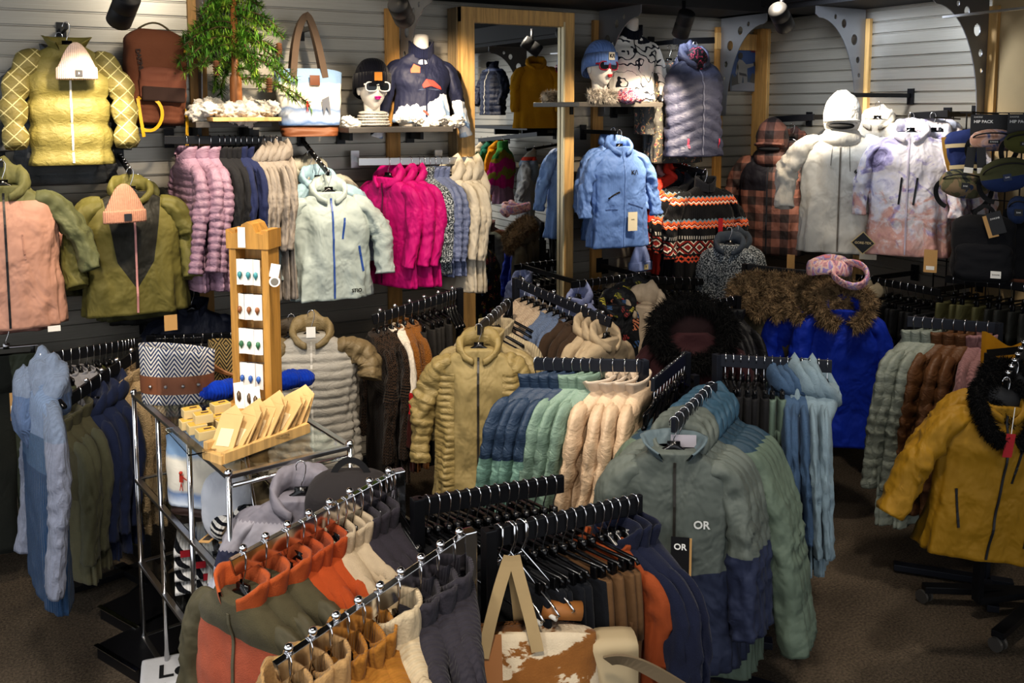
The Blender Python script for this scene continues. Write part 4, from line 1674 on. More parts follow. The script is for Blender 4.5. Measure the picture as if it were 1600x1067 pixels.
P, Q = on_left(236, 540, .62), on_left(372, 535, .62)
wall_rail(P, Q, 'lower black wall rail behind the basket bag', (0, 1, 0), off=.6)
fill_rail(P, Q, [dict(kind='pants', desc='camouflage trousers', n=8, body=pattern('camo'), L=.8)], 'lower rail behind the basket bag', 'P')

# far-left trousers hung on their own
p = on_z(8, 508, 1.25)
pants('dark green snow trousers with a brown tag at the left edge', p, R(-8), cloth('#2f352a', 'shell'), 1.1, 1)
hanger('pale clip hanger holding the dark green snow trousers', p, R(-8), 'clip', 0, None, STEEL)
p2 = on_z(-38, 512, 1.25)
pants('near-black trousers cut off by the left edge', p2, R(-8), cloth('#1d201d', TW), 1.1, 2)
c = build(MB().box((0, 0, 0), (.03, .002, .12)), 'paper_tag', KRAFT, None, loc=on_z(22, 635, 1.0))
tag(c, 'brown card tag hanging on the dark green trousers at far left', 'tag')
build(MB().box((0, -.0015, -.02), (.024, .001, .05)), 'sticker', PAPER, c)

# left chrome-studded rack
P, Q = on_z(72, 641, .98), on_z(217, 543, 1.16)
arm_rack(P, Q, 'black rack arm with chrome stop balls holding olive and navy fleeces', 'Q', None, 6, foot=.55)
fill_rail(P, Q, [
    dict(kind='jacket', desc='olive fleece jacket', cat='fleece', n=3, st=dict(neck='collar', L=.74, r0=.07, cuff=(.25, -.03, -.72)), body=cloth('#474433', 'fleece', [(.45, '#53513f')]), sleeve=cloth('#4c4c3c', 'fleece'), gap=1.1),
    dict(kind='jacket', desc='navy fleece jacket', cat='fleece', n=3, st=dict(neck='hood', L=.74, r0=.07, cuff=(.25, -.03, -.72)), body=cloth('#1f263d', 'fleece'), gap=1.0),
    dict(kind='jacket', desc='tan sherpa fleece', cat='fleece', n=2, st=dict(neck='collar', L=.74, r0=.07, cuff=(.25, -.03, -.70)), body=cloth('#a08a68', 'sherpa'), gap=1.2),
], 'left studded rack', 'P', 'front', t0=.06, t1=.95)
# pale blue hooded cardigan hanging at the end of it
p = on_z(60, 552, 1.38)
s = rack_style(2, L=.9, D=.055, neck='crew', zip=False, r0=.075, r1=.058, cuff=(.25, -.04, -.9), elbow=(.25, 0, -.45))
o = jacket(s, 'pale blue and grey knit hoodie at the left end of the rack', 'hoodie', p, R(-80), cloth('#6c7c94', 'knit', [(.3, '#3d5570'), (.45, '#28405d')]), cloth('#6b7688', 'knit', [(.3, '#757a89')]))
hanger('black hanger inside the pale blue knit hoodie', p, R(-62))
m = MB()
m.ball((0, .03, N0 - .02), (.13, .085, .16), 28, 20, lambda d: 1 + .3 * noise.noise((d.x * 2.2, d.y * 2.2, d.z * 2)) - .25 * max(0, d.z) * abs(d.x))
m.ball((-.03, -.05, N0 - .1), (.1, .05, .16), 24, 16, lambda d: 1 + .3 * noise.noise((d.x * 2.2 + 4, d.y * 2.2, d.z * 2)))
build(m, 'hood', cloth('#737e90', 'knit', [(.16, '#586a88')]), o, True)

# silver and khaki long puffer vest facing out
s = face_style(1, L=.86, D=.075, W=.2, C=.235, waist=.225, hem=.25, puff=.05, ph=.012, neck='hood', r0=.075, cuff=(.31, -.04, -.36), elbow=(.3, 0, -.24), r1=.065, zip=True)
o, p = face_out(486, 486, .95, s, 'silver quilted puffer dress with khaki hood and short sleeves', 'puffer dress', cloth('#9b978f', 'down', [(.0, '#7b6c4d'), (.1, '#9d9990')]), sleeve=cloth('#75664a', 'down'), hood=cloth('#7b6c4d', 'down'), rz=R(-20), zipm=plain('silver_zip', '#b1ada5', .4))
card(o, .05, .06, (.0, -.06, N0 + .05), PAPER, 'price_tag')
face_out(455, 492, .86, face_style(2, L=.7, D=.06, neck='hood'), 'dark brown jacket behind the silver puffer dress', 'jacket', cloth('#3d3428', 'down'), rz=R(-20))

# brown patterned sweaters rack
P, Q = on_z(582, 492, 1.2), on_z(718, 450, 1.3)
arm_rack(P, Q, 'chrome-studded rack of brown sweaters in front of the magenta jackets', 'Q', None, 6, foot=.4)
fill_rail(P, Q, [
    dict(kind='jacket', desc='brown houndstooth sweater', cat='sweater', n=3, st=dict(neck='crew', zip=False, L=.86, D=.05, cuff=(.25, -.03, -.8)), body=pattern('houndstooth'), name='sweater', gap=1.1),
    dict(kind='jacket', desc='white and red sweater', cat='sweater', n=1, st=dict(neck='crew', zip=False, L=.8, cuff=(.25, -.03, -.74)), body=cloth('#c9c0b2', 'knit', [(.44, '#a81f22'), (.56, '#3a1b18')]), name='sweater'),
    dict(kind='jacket', desc='caramel wool coat', cat='coat', n=2, st=dict(neck='crew', L=.82, D=.05, cuff=(.25, -.03, -.78)), body=cloth('#7a4f22', 'sherpa'), name='coat', gap=1.2),
    dict(kind='pants', desc='dark grey trousers', n=5, body=cloth('#2a2826', TW), L=.8),
    dict(kind='hanger', desc='', n=4, gap=.5),
], 'rack before the magenta jackets', 'P', t0=.02)

# khaki jackets on a waterfall, facing the camera
A, B = on_z(748, 507, 1.27), on_z(795, 466, 1.27)
arm_rack(A, B, 'black rack arm behind the khaki quilted jacket', 'Q', foot=.4)
s = face_style(3, L=.8, D=.09, W=.205, C=.235, waist=.215, hem=.24, neck='hood')
ssl = face_style(3, W=.205, puff=.045, ph=.009, r0=.08, elbow=(.30, -.0, -.38), cuff=(.31, -.05, -.70))
KH = cloth('#8a7a50', 'down')
jacket(rack_style(1, neck='collar', L=.7, D=.05), 'tan waffle knit cardigan behind the khaki quilted jacket', 'cardigan', A.lerp(B, .55), R(-42), cloth('#a79a80', 'knit'))
hanger('black hanger in the tan waffle knit cardigan', A.lerp(B, .55), R(-42))
jacket(face_style(2, L=.74, D=.05, W=.21, neck='collar'), 'second khaki jacket just behind the front khaki one', 'jacket', A.lerp(B, .22), R(-38), cloth('#9a8a64', 'down'))
hanger('black hanger in the second khaki jacket', A.lerp(B, .22), R(-38))
o = jacket(s, 'khaki quilted jacket with ribbed sides in the middle of the shop', 'quilted jacket', A, R(-30), cloth('#8f8058', 'shell'), KH, KH, ss=ssl, zipm=plain('dark_zip', '#2c2a26', .4))
# smooth centre panel over the ribbed body
m = MB()
ps = face_style(3, L=.8, D=.1, W=.21, C=.245, waist=.225, hem=.25)
rows = []
for i in range(40):
    d = .05 + .745 * i / 39
    w_ = .12 + .03 * math.cos(d * 9)
    rows.append([Vector((x, ps.front(x, N0 - d) - .002, N0 - d)) for x in [(-w_ + 2 * w_ * j / 16) for j in range(17)]])
hanger('black hanger in the khaki quilted jacket', A, R(-30))
for sd in (-1, 1):
    ms = MB()
    rows = []
    for i in range(130):
        d = .12 + .66 * i / 129
        rows.append([Vector((sd * x, s.front(sd * x, N0 - d) - .004 - .012 * abs(math.sin(PI * d / .034)) ** .6 * math.sin(PI * j / 8), N0 - d)) for j, x in enumerate([.125 + .11 * q / 8 for q in range(9)])])
    ms.loft(rows, False)
    build(ms, 'ribbed_side', KH, o, True)
for k in range(5):
    t = .34 + .6 * k / 4
    hanger('empty black hanger on the arm behind the khaki jacket', A.lerp(B, t), R(-40), 'coat', 0, 'empty hangers behind the khaki jacket')

# slanted chrome rail of knits in front of the mirror
P, Q = on_z(806, 434, 1.33), on_z(955, 497, 1.2)
arm_rack(P, Q, 'slanting chrome-studded rack of pale knits in front of the mirror', 'P', DARKMETAL, 6, foot=.4)
fill_rail(P, Q, [
    dict(kind='jacket', desc='cream cardigan', cat='cardigan', n=4, st=dict(neck='crew', L=.66), body=cloth('#b3a18c', 'knit'), name='cardigan'),
    dict(kind='jacket', desc='dusty blue cardigan', cat='cardigan', n=3, st=dict(neck='crew', L=.66), body=cloth('#63718a', 'knit'), name='cardigan'),
    dict(kind='jacket', desc='dark brown fleece', cat='fleece', n=3, st=dict(neck='crew', L=.66), body=cloth('#41342a', 'fleece'), name='fleece_top'),
    dict(kind='jacket', desc='oatmeal hooded fleece', cat='fleece', n=3, st=dict(neck='hood', L=.7, D=.05), body=cloth('#b09f85', 'fleece'), name='fleece_top', gap=1.2),
], 'slanting rail by the mirror', 'Q', t0=.06, t1=1.0)

# dark rails right of the mirror
P, Q = on_left(893, 440, .5), on_left(1016, 424, .5)
wall_rail(P, Q, 'black wall rail full of hangers right of the mirror', (0, 1, 0), off=.48)
fill_rail(P, Q, [dict(kind='jacket', desc='lilac blue puffer', cat='puffer jacket', n=1, st=dict(puff=.06, neck='hood', L=.5, D=.06), body=cloth('#8490bd', 'down')),
                 dict(kind='pants', desc='black trousers', n=10, body=BLK)], 'rail right of the mirror', 'P')
P, Q = on_left(1016, 432, .62), on_left(1122, 436, .62)
wall_rail(P, Q, 'black wall rail below the patterned sweaters', (0, 1, 0), off=.6)
fill_rail(P, Q, [dict(kind='hanger', desc='', n=8)], 'rail below the patterned sweaters', 'P')

# flowered jackets and the fur-hooded burgundy coat
FLO = pattern('floral')
for i, (px, py, z, rz, lab) in enumerate(((1000, 428, 1.34, -20, 'dark flowered jacket with mustard leaves, rearmost of three'), (984, 436, 1.32, -10, 'dark flowered jacket with mustard leaves, middle of three'), (966, 446, 1.3, -25, 'dark flowered jacket with mustard leaves, front left of three'))):
    p = on_z(px, py, z)
    jacket(face_style(1 + i, L=.72, D=.06, neck='hood', W=.2), lab, 'jacket', p, R(rz), FLO, group='dark flowered jackets')
p = on_z(1008, 446, 1.3)
jacket(rack_style(1, L=.8, D=.06, neck='bighood'), 'cream hooded coat between the flowered jackets and the burgundy coat', 'coat', p, R(-60), cloth('#a99b88', 'fleece'))
P, Q = on_z(1022, 484, 1.25), on_z(1152, 462, 1.25)
arm_rack(P, Q, 'black rack behind the burgundy coat with many hangers', 'Q', foot=.3)
fill_rail(P, Q, [dict(kind='jacket', desc='black down coat', cat='coat', n=9, st=dict(neck='collar', L=.8), body=cloth('#131316', 'down'), name='coat')], 'rack behind the burgundy coat', 'Q', t0=.25)
p = on_z(1078, 470, 1.3) - Vector((.12, .16, 0))
s = face_style(2, L=.84, D=.1, W=.21, neck='none', elbow=(.31, 0, -.36), cuff=(.32, -.05, -.66))
o = jacket(s, 'dark burgundy coat with a wide black fur hood', 'coat', p, R(-28), cloth('#2e1519', TW))
BFUR = fur_mat('#030303', '#0b0a0b', 'black_fur')
BRFUR = fur_mat('#4a3a2a', '#a58d6c', 'brown_fur')


def hood_path(w, h, z, y0=-.08, yb=.06, n=26, open_=.0, drop=.05):
    out = []
    for i in range(n + 1):
        a = -PI / 2 + open_ + (2 * PI - 2 * open_) * i / n
        out.append((w * math.cos(a), y0 + (yb - y0) * (.5 + .5 * math.sin(a)), z + h * math.sin(a) - drop * max(0, -math.sin(a))))
    return out


build(fur_mb(hood_path(.2, .13, N0 + .02, -.1, .03), .045, 5200, .05, 3), 'fur_trim', BFUR, o, True)
build(MB().ball((0, .03, N0 + .0), (.17, .05, .11), 20, 12), 'hood_lining', cloth('#1f0f12', TW), o, True)

# fur-hooded parkas on the right
BLUE = cloth('#0d2f9b', 'shell')
TAUPE = cloth('#57503f', TW)


def fur_coat(label, loc, rz, body, seed, nfur=3000, w=.13, **k):
    s = rack_style(seed, L=.84, D=.07, W=.2, C=.24, hem=.27, neck='none', r0=.085, r1=.06, flat=.9, cuff=(.28, -.04, -.68), **k)
    o = jacket(s, label, 'parka', loc, rz, body)
    key = ('furhood', seed)
    if key not in MESHES:
        MESHES[key] = fur_mb(hood_path(w, .075, N0 + .06, -.11, .07, 24, .25, .07), .03, nfur, .045, seed).mesh('fur_hood_trim')
    link('fur_trim', MESHES[key], BRFUR, o)
    link('hood', cached(('h', seed), lambda: hood_mb(s, seed), 'garment_hood'), body, o)
    return o


A, B = on_z(1165, 412, 1.36), on_z(1275, 424, 1.36)
arm_rack(A, B, 'black rack of fur-hooded parkas on the right', 'P', foot=.35)
for i, (px, py, lab, col) in enumerate(((1178, 438, 'taupe parka with a brown fur hood, leftmost on the rack', TAUPE), (1206, 440, 'taupe parka with a brown fur hood, second from the left', TAUPE), (1232, 440, 'taupe parka with a brown fur hood, third from the left', TAUPE),
                                     (1268, 446, 'royal blue parka with a brown fur hood, leftmost of three', BLUE), (1290, 446, 'royal blue parka with a brown fur hood, middle of three', BLUE))):
    p = on_z(px, py, 1.3)
    fur_coat(lab, p, R(-62 + 4 * i), col, 1 + i % 2)
s_ = None
p = on_z(1318, 452, 1.3)
fur_coat('royal blue parka with a brown fur hood, rightmost and facing out', p, R(-40), BLUE, 3, 3600, .15)
# gaiter ring on the parka rack
m = MB()
rows = []
for i in range(33):
    a = 2 * PI * i / 32
    c = Vector((.115 * math.cos(a), .09 * math.sin(a), .012 * math.sin(2 * a)))
    rad = Vector((math.cos(a), math.sin(a), 0))
    rows.append([c + rad * (.016 * math.cos(b)) + Vector((0, 0, .04 * math.sin(b) + .006 * noise.noise((i * .7, b, 0)))) for b in [2 * PI * q / 10 for q in range(10)]])
m.loft(rows, True)
o = build(m, 'neck_gaiter', pattern('gaiter'), None, True, loc=on_z(1296, 416, 1.42))
tag(o, 'pink and lilac neck gaiter standing as a ring above the blue parkas', 'neck gaiter')
o = link('neck_gaiter', o.data, pattern('gaiter'), None, on_z(1328, 428, 1.4), (R(50), R(10), R(-60)))
o.scale = (.75, .75, .9)
tag(o, 'pink and lilac neck gaiter tilted down right of the standing ring', 'neck gaiter')

# trousers along the right wall
P, Q = on_right(1338, 428, .48), on_right(1470, 452, .48)
wall_rail(P, Q, 'black wall rail of trousers under the tie-dye jackets', (1, 0, 0), off=.46)
fill_rail(P, Q, [dict(kind='jacket', desc='cream fleece pullover', cat='fleece', n=2, st=dict(neck='hood', L=.6, D=.05), body=cloth('#b5a78c', 'fleece'), name='fleece_top', gap=1.2),
                 dict(kind='pants', desc='black snow trousers', n=8, body=cloth('#161719', 'shell'), L=.8)], 'rail under the tie-dye jackets', 'P')
P, Q = on_right(1478, 430, .4), on_right(1640, 446, .4)
wall_rail(P, Q, 'black wall rail of olive trousers under the black backpack', (1, 0, 0), off=.38)
fill_rail(P, Q, [dict(kind='pants', desc='olive snow trousers', n=4, body=cloth('#4b4a2f', 'shell'), L=.8),
                 dict(kind='pants', desc='dark grey snow trousers', n=4, body=cloth('#242522', 'shell'), L=.8)], 'rail under the black backpack', 'P')

# pale, brown and pink puffers
P, Q = on_z(1418, 494, 1.27), on_z(1560, 504, 1.27)
arm_rack(P, Q, 'black rack of brown quilted jackets on the right', 'Q', DARKMETAL, foot=.4)
PF = dict(neck='collar', L=.92, D=.06, r0=.075, flat=.9, cuff=(.27, -.05, -.86), puff=.085, ph=.01)
fill_rail(P, Q, [
    dict(kind='jacket', desc='pale grey-green quilted coat', cat='quilted coat', n=3, st=dict(PF, L=1.0, puff=.06, cuff=(.27, -.05, -.9)), body=cloth('#7d8379', 'down'), name='coat'),
    dict(kind='jacket', desc='tobacco brown quilted jacket', cat='quilted jacket', n=3, st=PF, body=cloth('#5b3c22', 'down'), gap=1.15),
    dict(kind='jacket', desc='dusty pink ribbed fleece', cat='fleece', n=2, st=dict(neck='collar', L=.72, D=.05, cuff=(.26, -.04, -.68)), body=cloth('#8f6d6d', 'knit'), name='fleece_top', gap=1.2),
], 'rack of brown quilted jackets', 'P', t0=.04, t1=.96, yaw0=-.85, yaw1=-.3)
o = build(MB().loft([[Vector((-.12 + .24 * i / 12, .02 * math.sin(i), z + .03 * math.cos(i * .5))) for i in range(13)] for z in (0, -.06, -.12, -.2)], False), 'mustard_garment', cloth('#a5740f', TW), None, True, loc=on_z(1580, 530, 1.25), rot=(0, 0, R(-40)))
tag(o, 'mustard cloth showing past the end of the brown jacket rack', 'cloth')

# mustard ski jackets on the castor rack
A, B = on_z(1572, 592, 1.2), on_z(1602, 535, 1.3)
root = thing('castor_rack', 'black castor rack with chrome stop balls carrying the mustard ski jackets', 'clothes rack', (on_z(1530, 880, .25).x, on_z(1530, 880, .25).y, 0))
inv = Matrix.Translation(-root.location)
rail_mesh(inv @ A, inv @ B, .016, .05, BLACKMETAL, root, 'arm')
for i in range(6):
    q = inv @ A.lerp(B, (i + .5) / 6)
    build(MB().ball(q + Vector((0, 0, .012)), .0105, 12, 8), 'stop_ball', CHROME, root, True)
w1, w2 = inv @ on_z(1443, 918, .07), inv @ on_z(1558, 992, .07)
far = inv @ on_z(1760, 930, .07)
build(MB().beam(w1, w1.lerp(far, .62), .05, .03, .003), 'base_bar', BLACKMETAL, root)
build(MB().beam(w2, w1.lerp(far, .62), .05, .03, .003), 'base_bar', BLACKMETAL, root)
build(MB().beam((0, 0, .08), (0, 0, 1.2), .035, .035, .003), 'post', BLACKMETAL, root)
build(MB().beam((0, 0, .08), w1.lerp(far, .62) + Vector((0, 0, .01)), .04, .03), 'base_bar', BLACKMETAL, root)
build(MB().beam((0, 0, 1.2), inv @ B - Vector((0, 0, .03)), .03, .03), 'top_bar', BLACKMETAL, root)
for w_ in (w1, w2):
    m = MB()
    m.v = []
    for sd in (-.016, .016):
        pts = [(w_.x + sd, w_.y + .03 * math.cos(a), .031 + .03 * math.sin(a)) for a in [2 * PI * q / 20 for q in range(20)]]
        pt2 = [(x + .014, y, z) for x, y, z in pts]
        m.loft([pts, pt2], True, True, True)
    build(m, 'castor', plain('castor', '#6d6a66', .3, .6), root)
MUS = cloth('#856410', 'shell')
s = face_style(2, L=.72, D=.1, W=.215, C=.255, waist=.25, hem=.265, neck='none', r0=.085, r1=.062, elbow=(.36, -.02, -.36), cuff=(.47, -.06, -.66))
for i, (t, lab, sd) in enumerate(((.45, 'second mustard ski jacket behind, its black fur hood showing', 1), (.02, 'mustard ski jacket with a black fur hood on the castor rack at right', 2))):
    p = A.lerp(B, t)
    o = jacket(s, lab, 'ski jacket', p, R(-26), MUS, MUS, zipm=plain('black_zip', '#16161a', .5), lean=R(8), scale=.97)
    hanger('black hanger in the ' + ('second ' if i == 0 else 'front ') + 'mustard ski jacket', p, R(-26))
    link('hood', cached(('h', 2), lambda: hood_mb(s, 2), 'garment_hood'), MUS, o)
    build(fur_mb(hood_path(.14, .075, N0 + .02, -.13, .05, 24, .3, .1), .034, 4200, .026, sd), 'fur_trim', BFUR, o, True)
    build(MB().ball((0, .03, N0 + .01), (.13, .05, .08), 18, 10), 'hood_lining', plain('black_lining', '#121214', .6), o, True)
add_strip(o, s, .075, -.27, .05, -.46, .012, ZIPB)
add_strip(o, s, -.19, -.52, -.15, -.7, .012, ZIPB)
add_strip(o, s, .16, -.56, .17, -.76, .012, ZIPB)
text(o, 'HH', .03, (.125, s.front(.125, -.29) - .007, -.29), BLACK_INK, bold=.001)
c = card(o, .05, .11, (-.02, -.14, -.22), REDCARD, 'red_tag', R(10))
build(MB().tube([(-.02, -.13, -.1), (-.02, -.14, -.22)], .002, 5), 'tag_string', PAPER, o)

# four-way rack in the middle: teal and cream puffers / dark trousers and blue hoodies / the front stack
P8, Q8 = on_z(835, 559, 1.25), on_z(1006, 562, 1.25)
P10, Q10 = on_z(1121, 553, 1.25), on_z(1300, 563, 1.25)
arm_rack(P8, Q8, 'dark rack arm holding the teal and cream puffers', 'Q', DARKMETAL, foot=.25)
arm_rack(P10, Q10, 'dark rack arm holding black trousers and blue hoodies', 'P', DARKMETAL, foot=.25)
fr = thing('display_rack', 'black square frame joining the middle rack arms', 'display rack', (on_z(1060, 700, .7).x, on_z(1060, 700, .7).y, 0))
inv = Matrix.Translation(-fr.location)
m = MB()
a_, b_ = inv @ Q8 - Vector((0, 0, .22)), inv @ P10 - Vector((0, 0, .22))
for q in (on_z(1020, 640, 1.03), on_z(1085, 610, 1.03)):
    q = inv @ q
    m.beam(a_, q, .03, .03)
    m.beam(b_, q, .03, .03)
    m.beam((q.x, q.y, .05), (q.x, q.y, 1.1), .03, .03)
build(m, 'frame', DARKMETAL, fr)
P, Q = on_z(1020, 592, 1.22), on_z(1072, 550, 1.22)
arm_rack(P, Q, 'short dark rack arm crowded with empty hangers', 'Q', DARKMETAL, foot=.2)
for k in range(11):
    hanger('empty black hanger crowded on the short middle arm', P.lerp(Q, .04 + .09 * k), R(40) + random.uniform(-.2, .2), 'clip' if k % 3 == 0 else 'coat', 0, 'empty hangers on the short middle arm')
PUF = dict(neck='collar', L=.76, D=.06, r0=.08, flat=1.0, puff=.1, ph=.014, cuff=(.27, -.05, -.66))
CREAM = cloth('#bda68c', 'down')
fill_rail(P8, Q8, [
    dict(kind='jacket', desc='navy and teal puffer jacket', cat='puffer jacket', n=4, st=PUF, body=cloth('#26374d', 'down', [(.40, '#5d8077')]), sleeve=cloth('#28394f', 'down', [(.42, '#6b8b80')]), gap=1.0),
    dict(kind='jacket', desc='sage green puffer jacket', cat='puffer jacket', n=3, st=PUF, body=cloth('#71877a', 'down'), gap=.9),
    dict(kind='jacket', desc='cream puffer jacket', cat='puffer jacket', n=4, st=dict(PUF, neck='lapel', puff=.13), body=CREAM, hood=cloth('#c2b3a2', 'shell'), gap=1.25),
], 'teal and cream arm', 'P', t0=-.02, t1=1.0, yaw0=-1.0, yaw1=-.35)
fill_rail(P10, Q10, [
    dict(kind='pants', desc='black trousers', n=6, body=cloth('#1d1d1f', TW), L=.85, gap=.9),
    dict(kind='pants', desc='sage green trousers', n=2, body=cloth('#5a6a60', TW), L=.85, gap=.9),
    dict(kind='jacket', desc='denim blue hoodie', cat='hoodie', n=3, st=dict(neck='hood', L=.74, cuff=(.25, -.03, -.74)), body=cloth('#41566f', 'grid'), name='hoodie', gap=.8),
    dict(kind='jacket', desc='ice blue hoodie', cat='hoodie', n=3, st=dict(neck='bighood', L=.8, r0=.066, cuff=(.25, -.03, -.80)), body=cloth('#75868f', 'grid'), name='hoodie', gap=1.0),
], 'arm right of the middle rack', 'Q', t0=.04, t1=1.0)

# the front stack of grey-blue shells
A, B = on_z(1052, 654, 1.2), on_z(1112, 598, 1.2)
arm_rack(A, B, 'dark waterfall arm holding the grey-blue shell jackets in front', 'Q', DARKMETAL, foot=.2)
GB = cloth('#555c58', 'shell', [(.60, '#262d42')])
GBS = cloth('#5a615c', 'shell', [(.53, '#282f46')])
SG = cloth('#273c4a', 'shell', [(.19, '#59665a')])
STK = dict(L=.92, D=.045, W=.205, C=.235, waist=.24, hem=.26, neck='hood', r0=.075, r1=.055, flat=.8, elbow=(.275, 0, -.38), cuff=(.30, -.03, -.86))
STS = dict(STK, L=1.06, W=.22, elbow=(.34, 0, -.42), cuff=(.43, -.03, -1.0), r0=.085, r1=.065)
n = 9
for k in range(n - 1, -1, -1):
    t = .02 + .98 * k / (n - 1)
    p = A.lerp(B, t)
    rz = R(-34) - .055 * k
    if k == 0:
        s = face_style(1, L=.9, D=.06, W=.205, C=.235, waist=.235, hem=.255, neck='lapel', wr=.024, r0=.08, r1=.058, elbow=(.27, 0, -.38), cuff=(.285, -.05, -.84))
        o = jacket(s, 'grey-blue shell jacket with navy lower half at the front of the stack', 'shell jacket', p, rz, GB, GBS, cloth('#58666c', 'shell'), zipm=plain('dark_zip', '#2c2a26', .4))
        text(o, 'OR', .044, (.105, s.front(.105, -.40) - .008, -.40), plain('silver_print', '#c9cbc9', .4), bold=.0012)
        c = card(o, .07, .15, (.02, -.12, -.43), BLACKCARD, 'hang_tag', R(-6))
        text(c, 'OR', .034, (0, -.002, -.04), WHITE_INK, bold=.0008)
        build(MB().box((.038, .004, -.08), (.012, .003, .15)), 'card_edge', KRAFT, c)
        card(o, .1, .07, (.04, .02, N0 + .05), plain('lilac_lining', '#a8a3ab', .7), 'lining')
    elif k < 4:
        o = jacket(rack_style(k % 2 + 1, **STK), f'{nth(k)} grey-blue and navy shell jacket in the front stack', 'shell jacket', p, rz, GB, GBS, group='grey-blue shell jackets in the stack')
    else:
        o = jacket(rack_style(k % 2 + 1, **STS), f'{nth(k - 4)} teal-shouldered sage shell jacket at the back of the front stack', 'shell jacket', p, rz, SG, SG, cloth('#2f4a5c', 'shell'), group='sage shell jackets in the stack')
    hanger(f'{nth(k)} black hanger from the front of the shell jacket stack', p, rz, 'coat', 0, 'black hangers of the shell jacket stack')

# near racks
def rust_panel():
    g = G('rust_panel_olive')
    X, Y, Z = g.xyz()
    f = g.math('MULTIPLY', g.math('LESS_THAN', Y, .005), g.math('LESS_THAN', Z, -.24))
    return finish(g, g.mix(f, srgb('#504b39'), srgb('#a0523a')), 'fleece')


P, Q = on_z(362, 873, 1.12), on_z(622, 734, 1.24)
arm_rack(P, Q, 'chrome rack arm with stop balls holding orange fleece jackets', 'Q', CHROME, 8, .02, .045, foot=.2)
fill_rail(P, Q, [
    dict(kind='jacket', desc='rust and olive jacket', n=3, st=dict(neck='collar', L=.74, D=.07, r0=.07), body=rust_panel(), sleeve=cloth('#4f4a38', 'shell'), hood=cloth('#a5522b', 'fleece'), gap=2.2, zip=plain('olive_placket', '#5d5846', .6)),
    dict(kind='jacket', desc='burnt orange fleece', cat='fleece', n=3, st=dict(neck='collar', L=.72, D=.055, r0=.066), body=cloth('#a04a26', 'fleece'), gap=1.4, name='fleece_top'),
    dict(kind='jacket', desc='cream wool pullover', cat='pullover', n=3, st=dict(neck='collar', L=.7), body=cloth('#b1a087', 'fleece'), gap=.9, name='pullover'),
    dict(kind='jacket', desc='charcoal pullover', cat='pullover', n=3, st=dict(neck='collar', L=.7), body=cloth('#38343a', 'fleece'), gap=1.1, name='pullover'),
    dict(kind='hanger', desc='', n=3, gap=.5),
], 'near chrome arm', 'P', 'front', t0=.0, t1=.98, yaw0=.3, yaw1=.05)
P, Q = on_z(432, 1034, 1.12), on_z(732, 828, 1.24)
arm_rack(P, Q, 'nearest chrome rack arm with stop balls holding knits', 'Q', CHROME, 9, .02, .045, foot=.2)
fill_rail(P, Q, [
    dict(kind='jacket', desc='oatmeal knit sweater', cat='sweater', n=3, st=dict(neck='turtle', zip=False, L=.72, D=.06), body=cloth('#a5855b', 'knit'), gap=1.3, name='sweater'),
    dict(kind='jacket', desc='ochre knit sweater', cat='sweater', n=3, st=dict(neck='collar', zip=False, L=.72, D=.05), body=cloth('#9a6a2e', 'knit'), gap=1.0, name='sweater'),
    dict(kind='jacket', desc='cream ribbed turtleneck', cat='sweater', n=1, st=dict(neck='turtle', zip=False, L=.72, D=.08), body=cloth('#baa98c', 'knit'), gap=2.0, name='sweater'),
    dict(kind='jacket', desc='charcoal ribbed cardigan', cat='cardigan', n=3, st=dict(neck='collar', zip=False, L=.72, D=.05), body=cloth('#3a373d', 'knit'), gap=1.3, name='cardigan'),
], 'nearest chrome arm', 'P', 'front', t0=.0, t1=.96, yaw0=.1, yaw1=-.5)
P, Q = on_z(652, 778, 1.2), on_z(880, 742, 1.2)
arm_rack(P, Q, 'black rack arm packed with black hangers in the foreground', 'P', None, foot=.2)
fill_rail(P, Q, [dict(kind='pants', desc='black folded trousers', n=14, body=cloth('#141518', TW), L=.8)], 'packed black arm', 'P', t0=.03, yaw0=.35, yaw1=.35)
P, Q = on_z(764, 826, 1.2), on_z(1002, 772, 1.2)
arm_rack(P, Q, 'black rack arm holding dark and tan trousers in the foreground', 'P', None, foot=.2)
fill_rail(P, Q, [
    dict(kind='pants', desc='black wool trousers', n=6, body=cloth('#16181d', 'fleece'), L=.9, gap=1.1),
    dict(kind='pants', desc='tan work trousers', n=4, body=cloth('#5d452d', TW), L=.9, gap=1.1),
    dict(kind='jacket', desc='rust orange shirt', cat='shirt', n=1, st=dict(neck='crew', L=.5, zip=False, W=.18, C=.2, waist=.2, hem=.2, elbow=(.2, 0, -.3), cuff=(.2, 0, -.42)), body=cloth('#83401f', TW), gap=.8),
    dict(kind='jacket', desc='dark navy cardigan', cat='cardigan', n=3, st=dict(neck='collar', L=.78, zip=False), body=cloth('#1d2133', 'fleece'), gap=1.1, name='cardigan'),
], 'near black arm', 'P', t0=.12, t1=.98, yaw0=.25, yaw1=.25)
# ------------------------------------------------------------------ shelves, bags, mannequins, small things
def shelf(label, p, q, depth, wall='L'):
    """shelf board from p to q (left/right front corners at its top), reaching back to the wall"""
    p, q = Vector(p), Vector(q)
    o = thing('wall_shelf', label, 'shelf', p)
    w = (q - p).length
    build(MB().box((w / 2, depth / 2, -.016), (w, depth, .03), None, .004), 'board', plain('shelf_grey', '#4a4744', .45, .2), o)
    for t in (.15, .85):
        m = MB().box((w * t, depth - .1, -.055), (.02, .18, .05))
        m.box((w * t, depth - .01, -.06), (.05, .015, .09))
        build(m, 'support', BLACKMETAL, o)
    return o


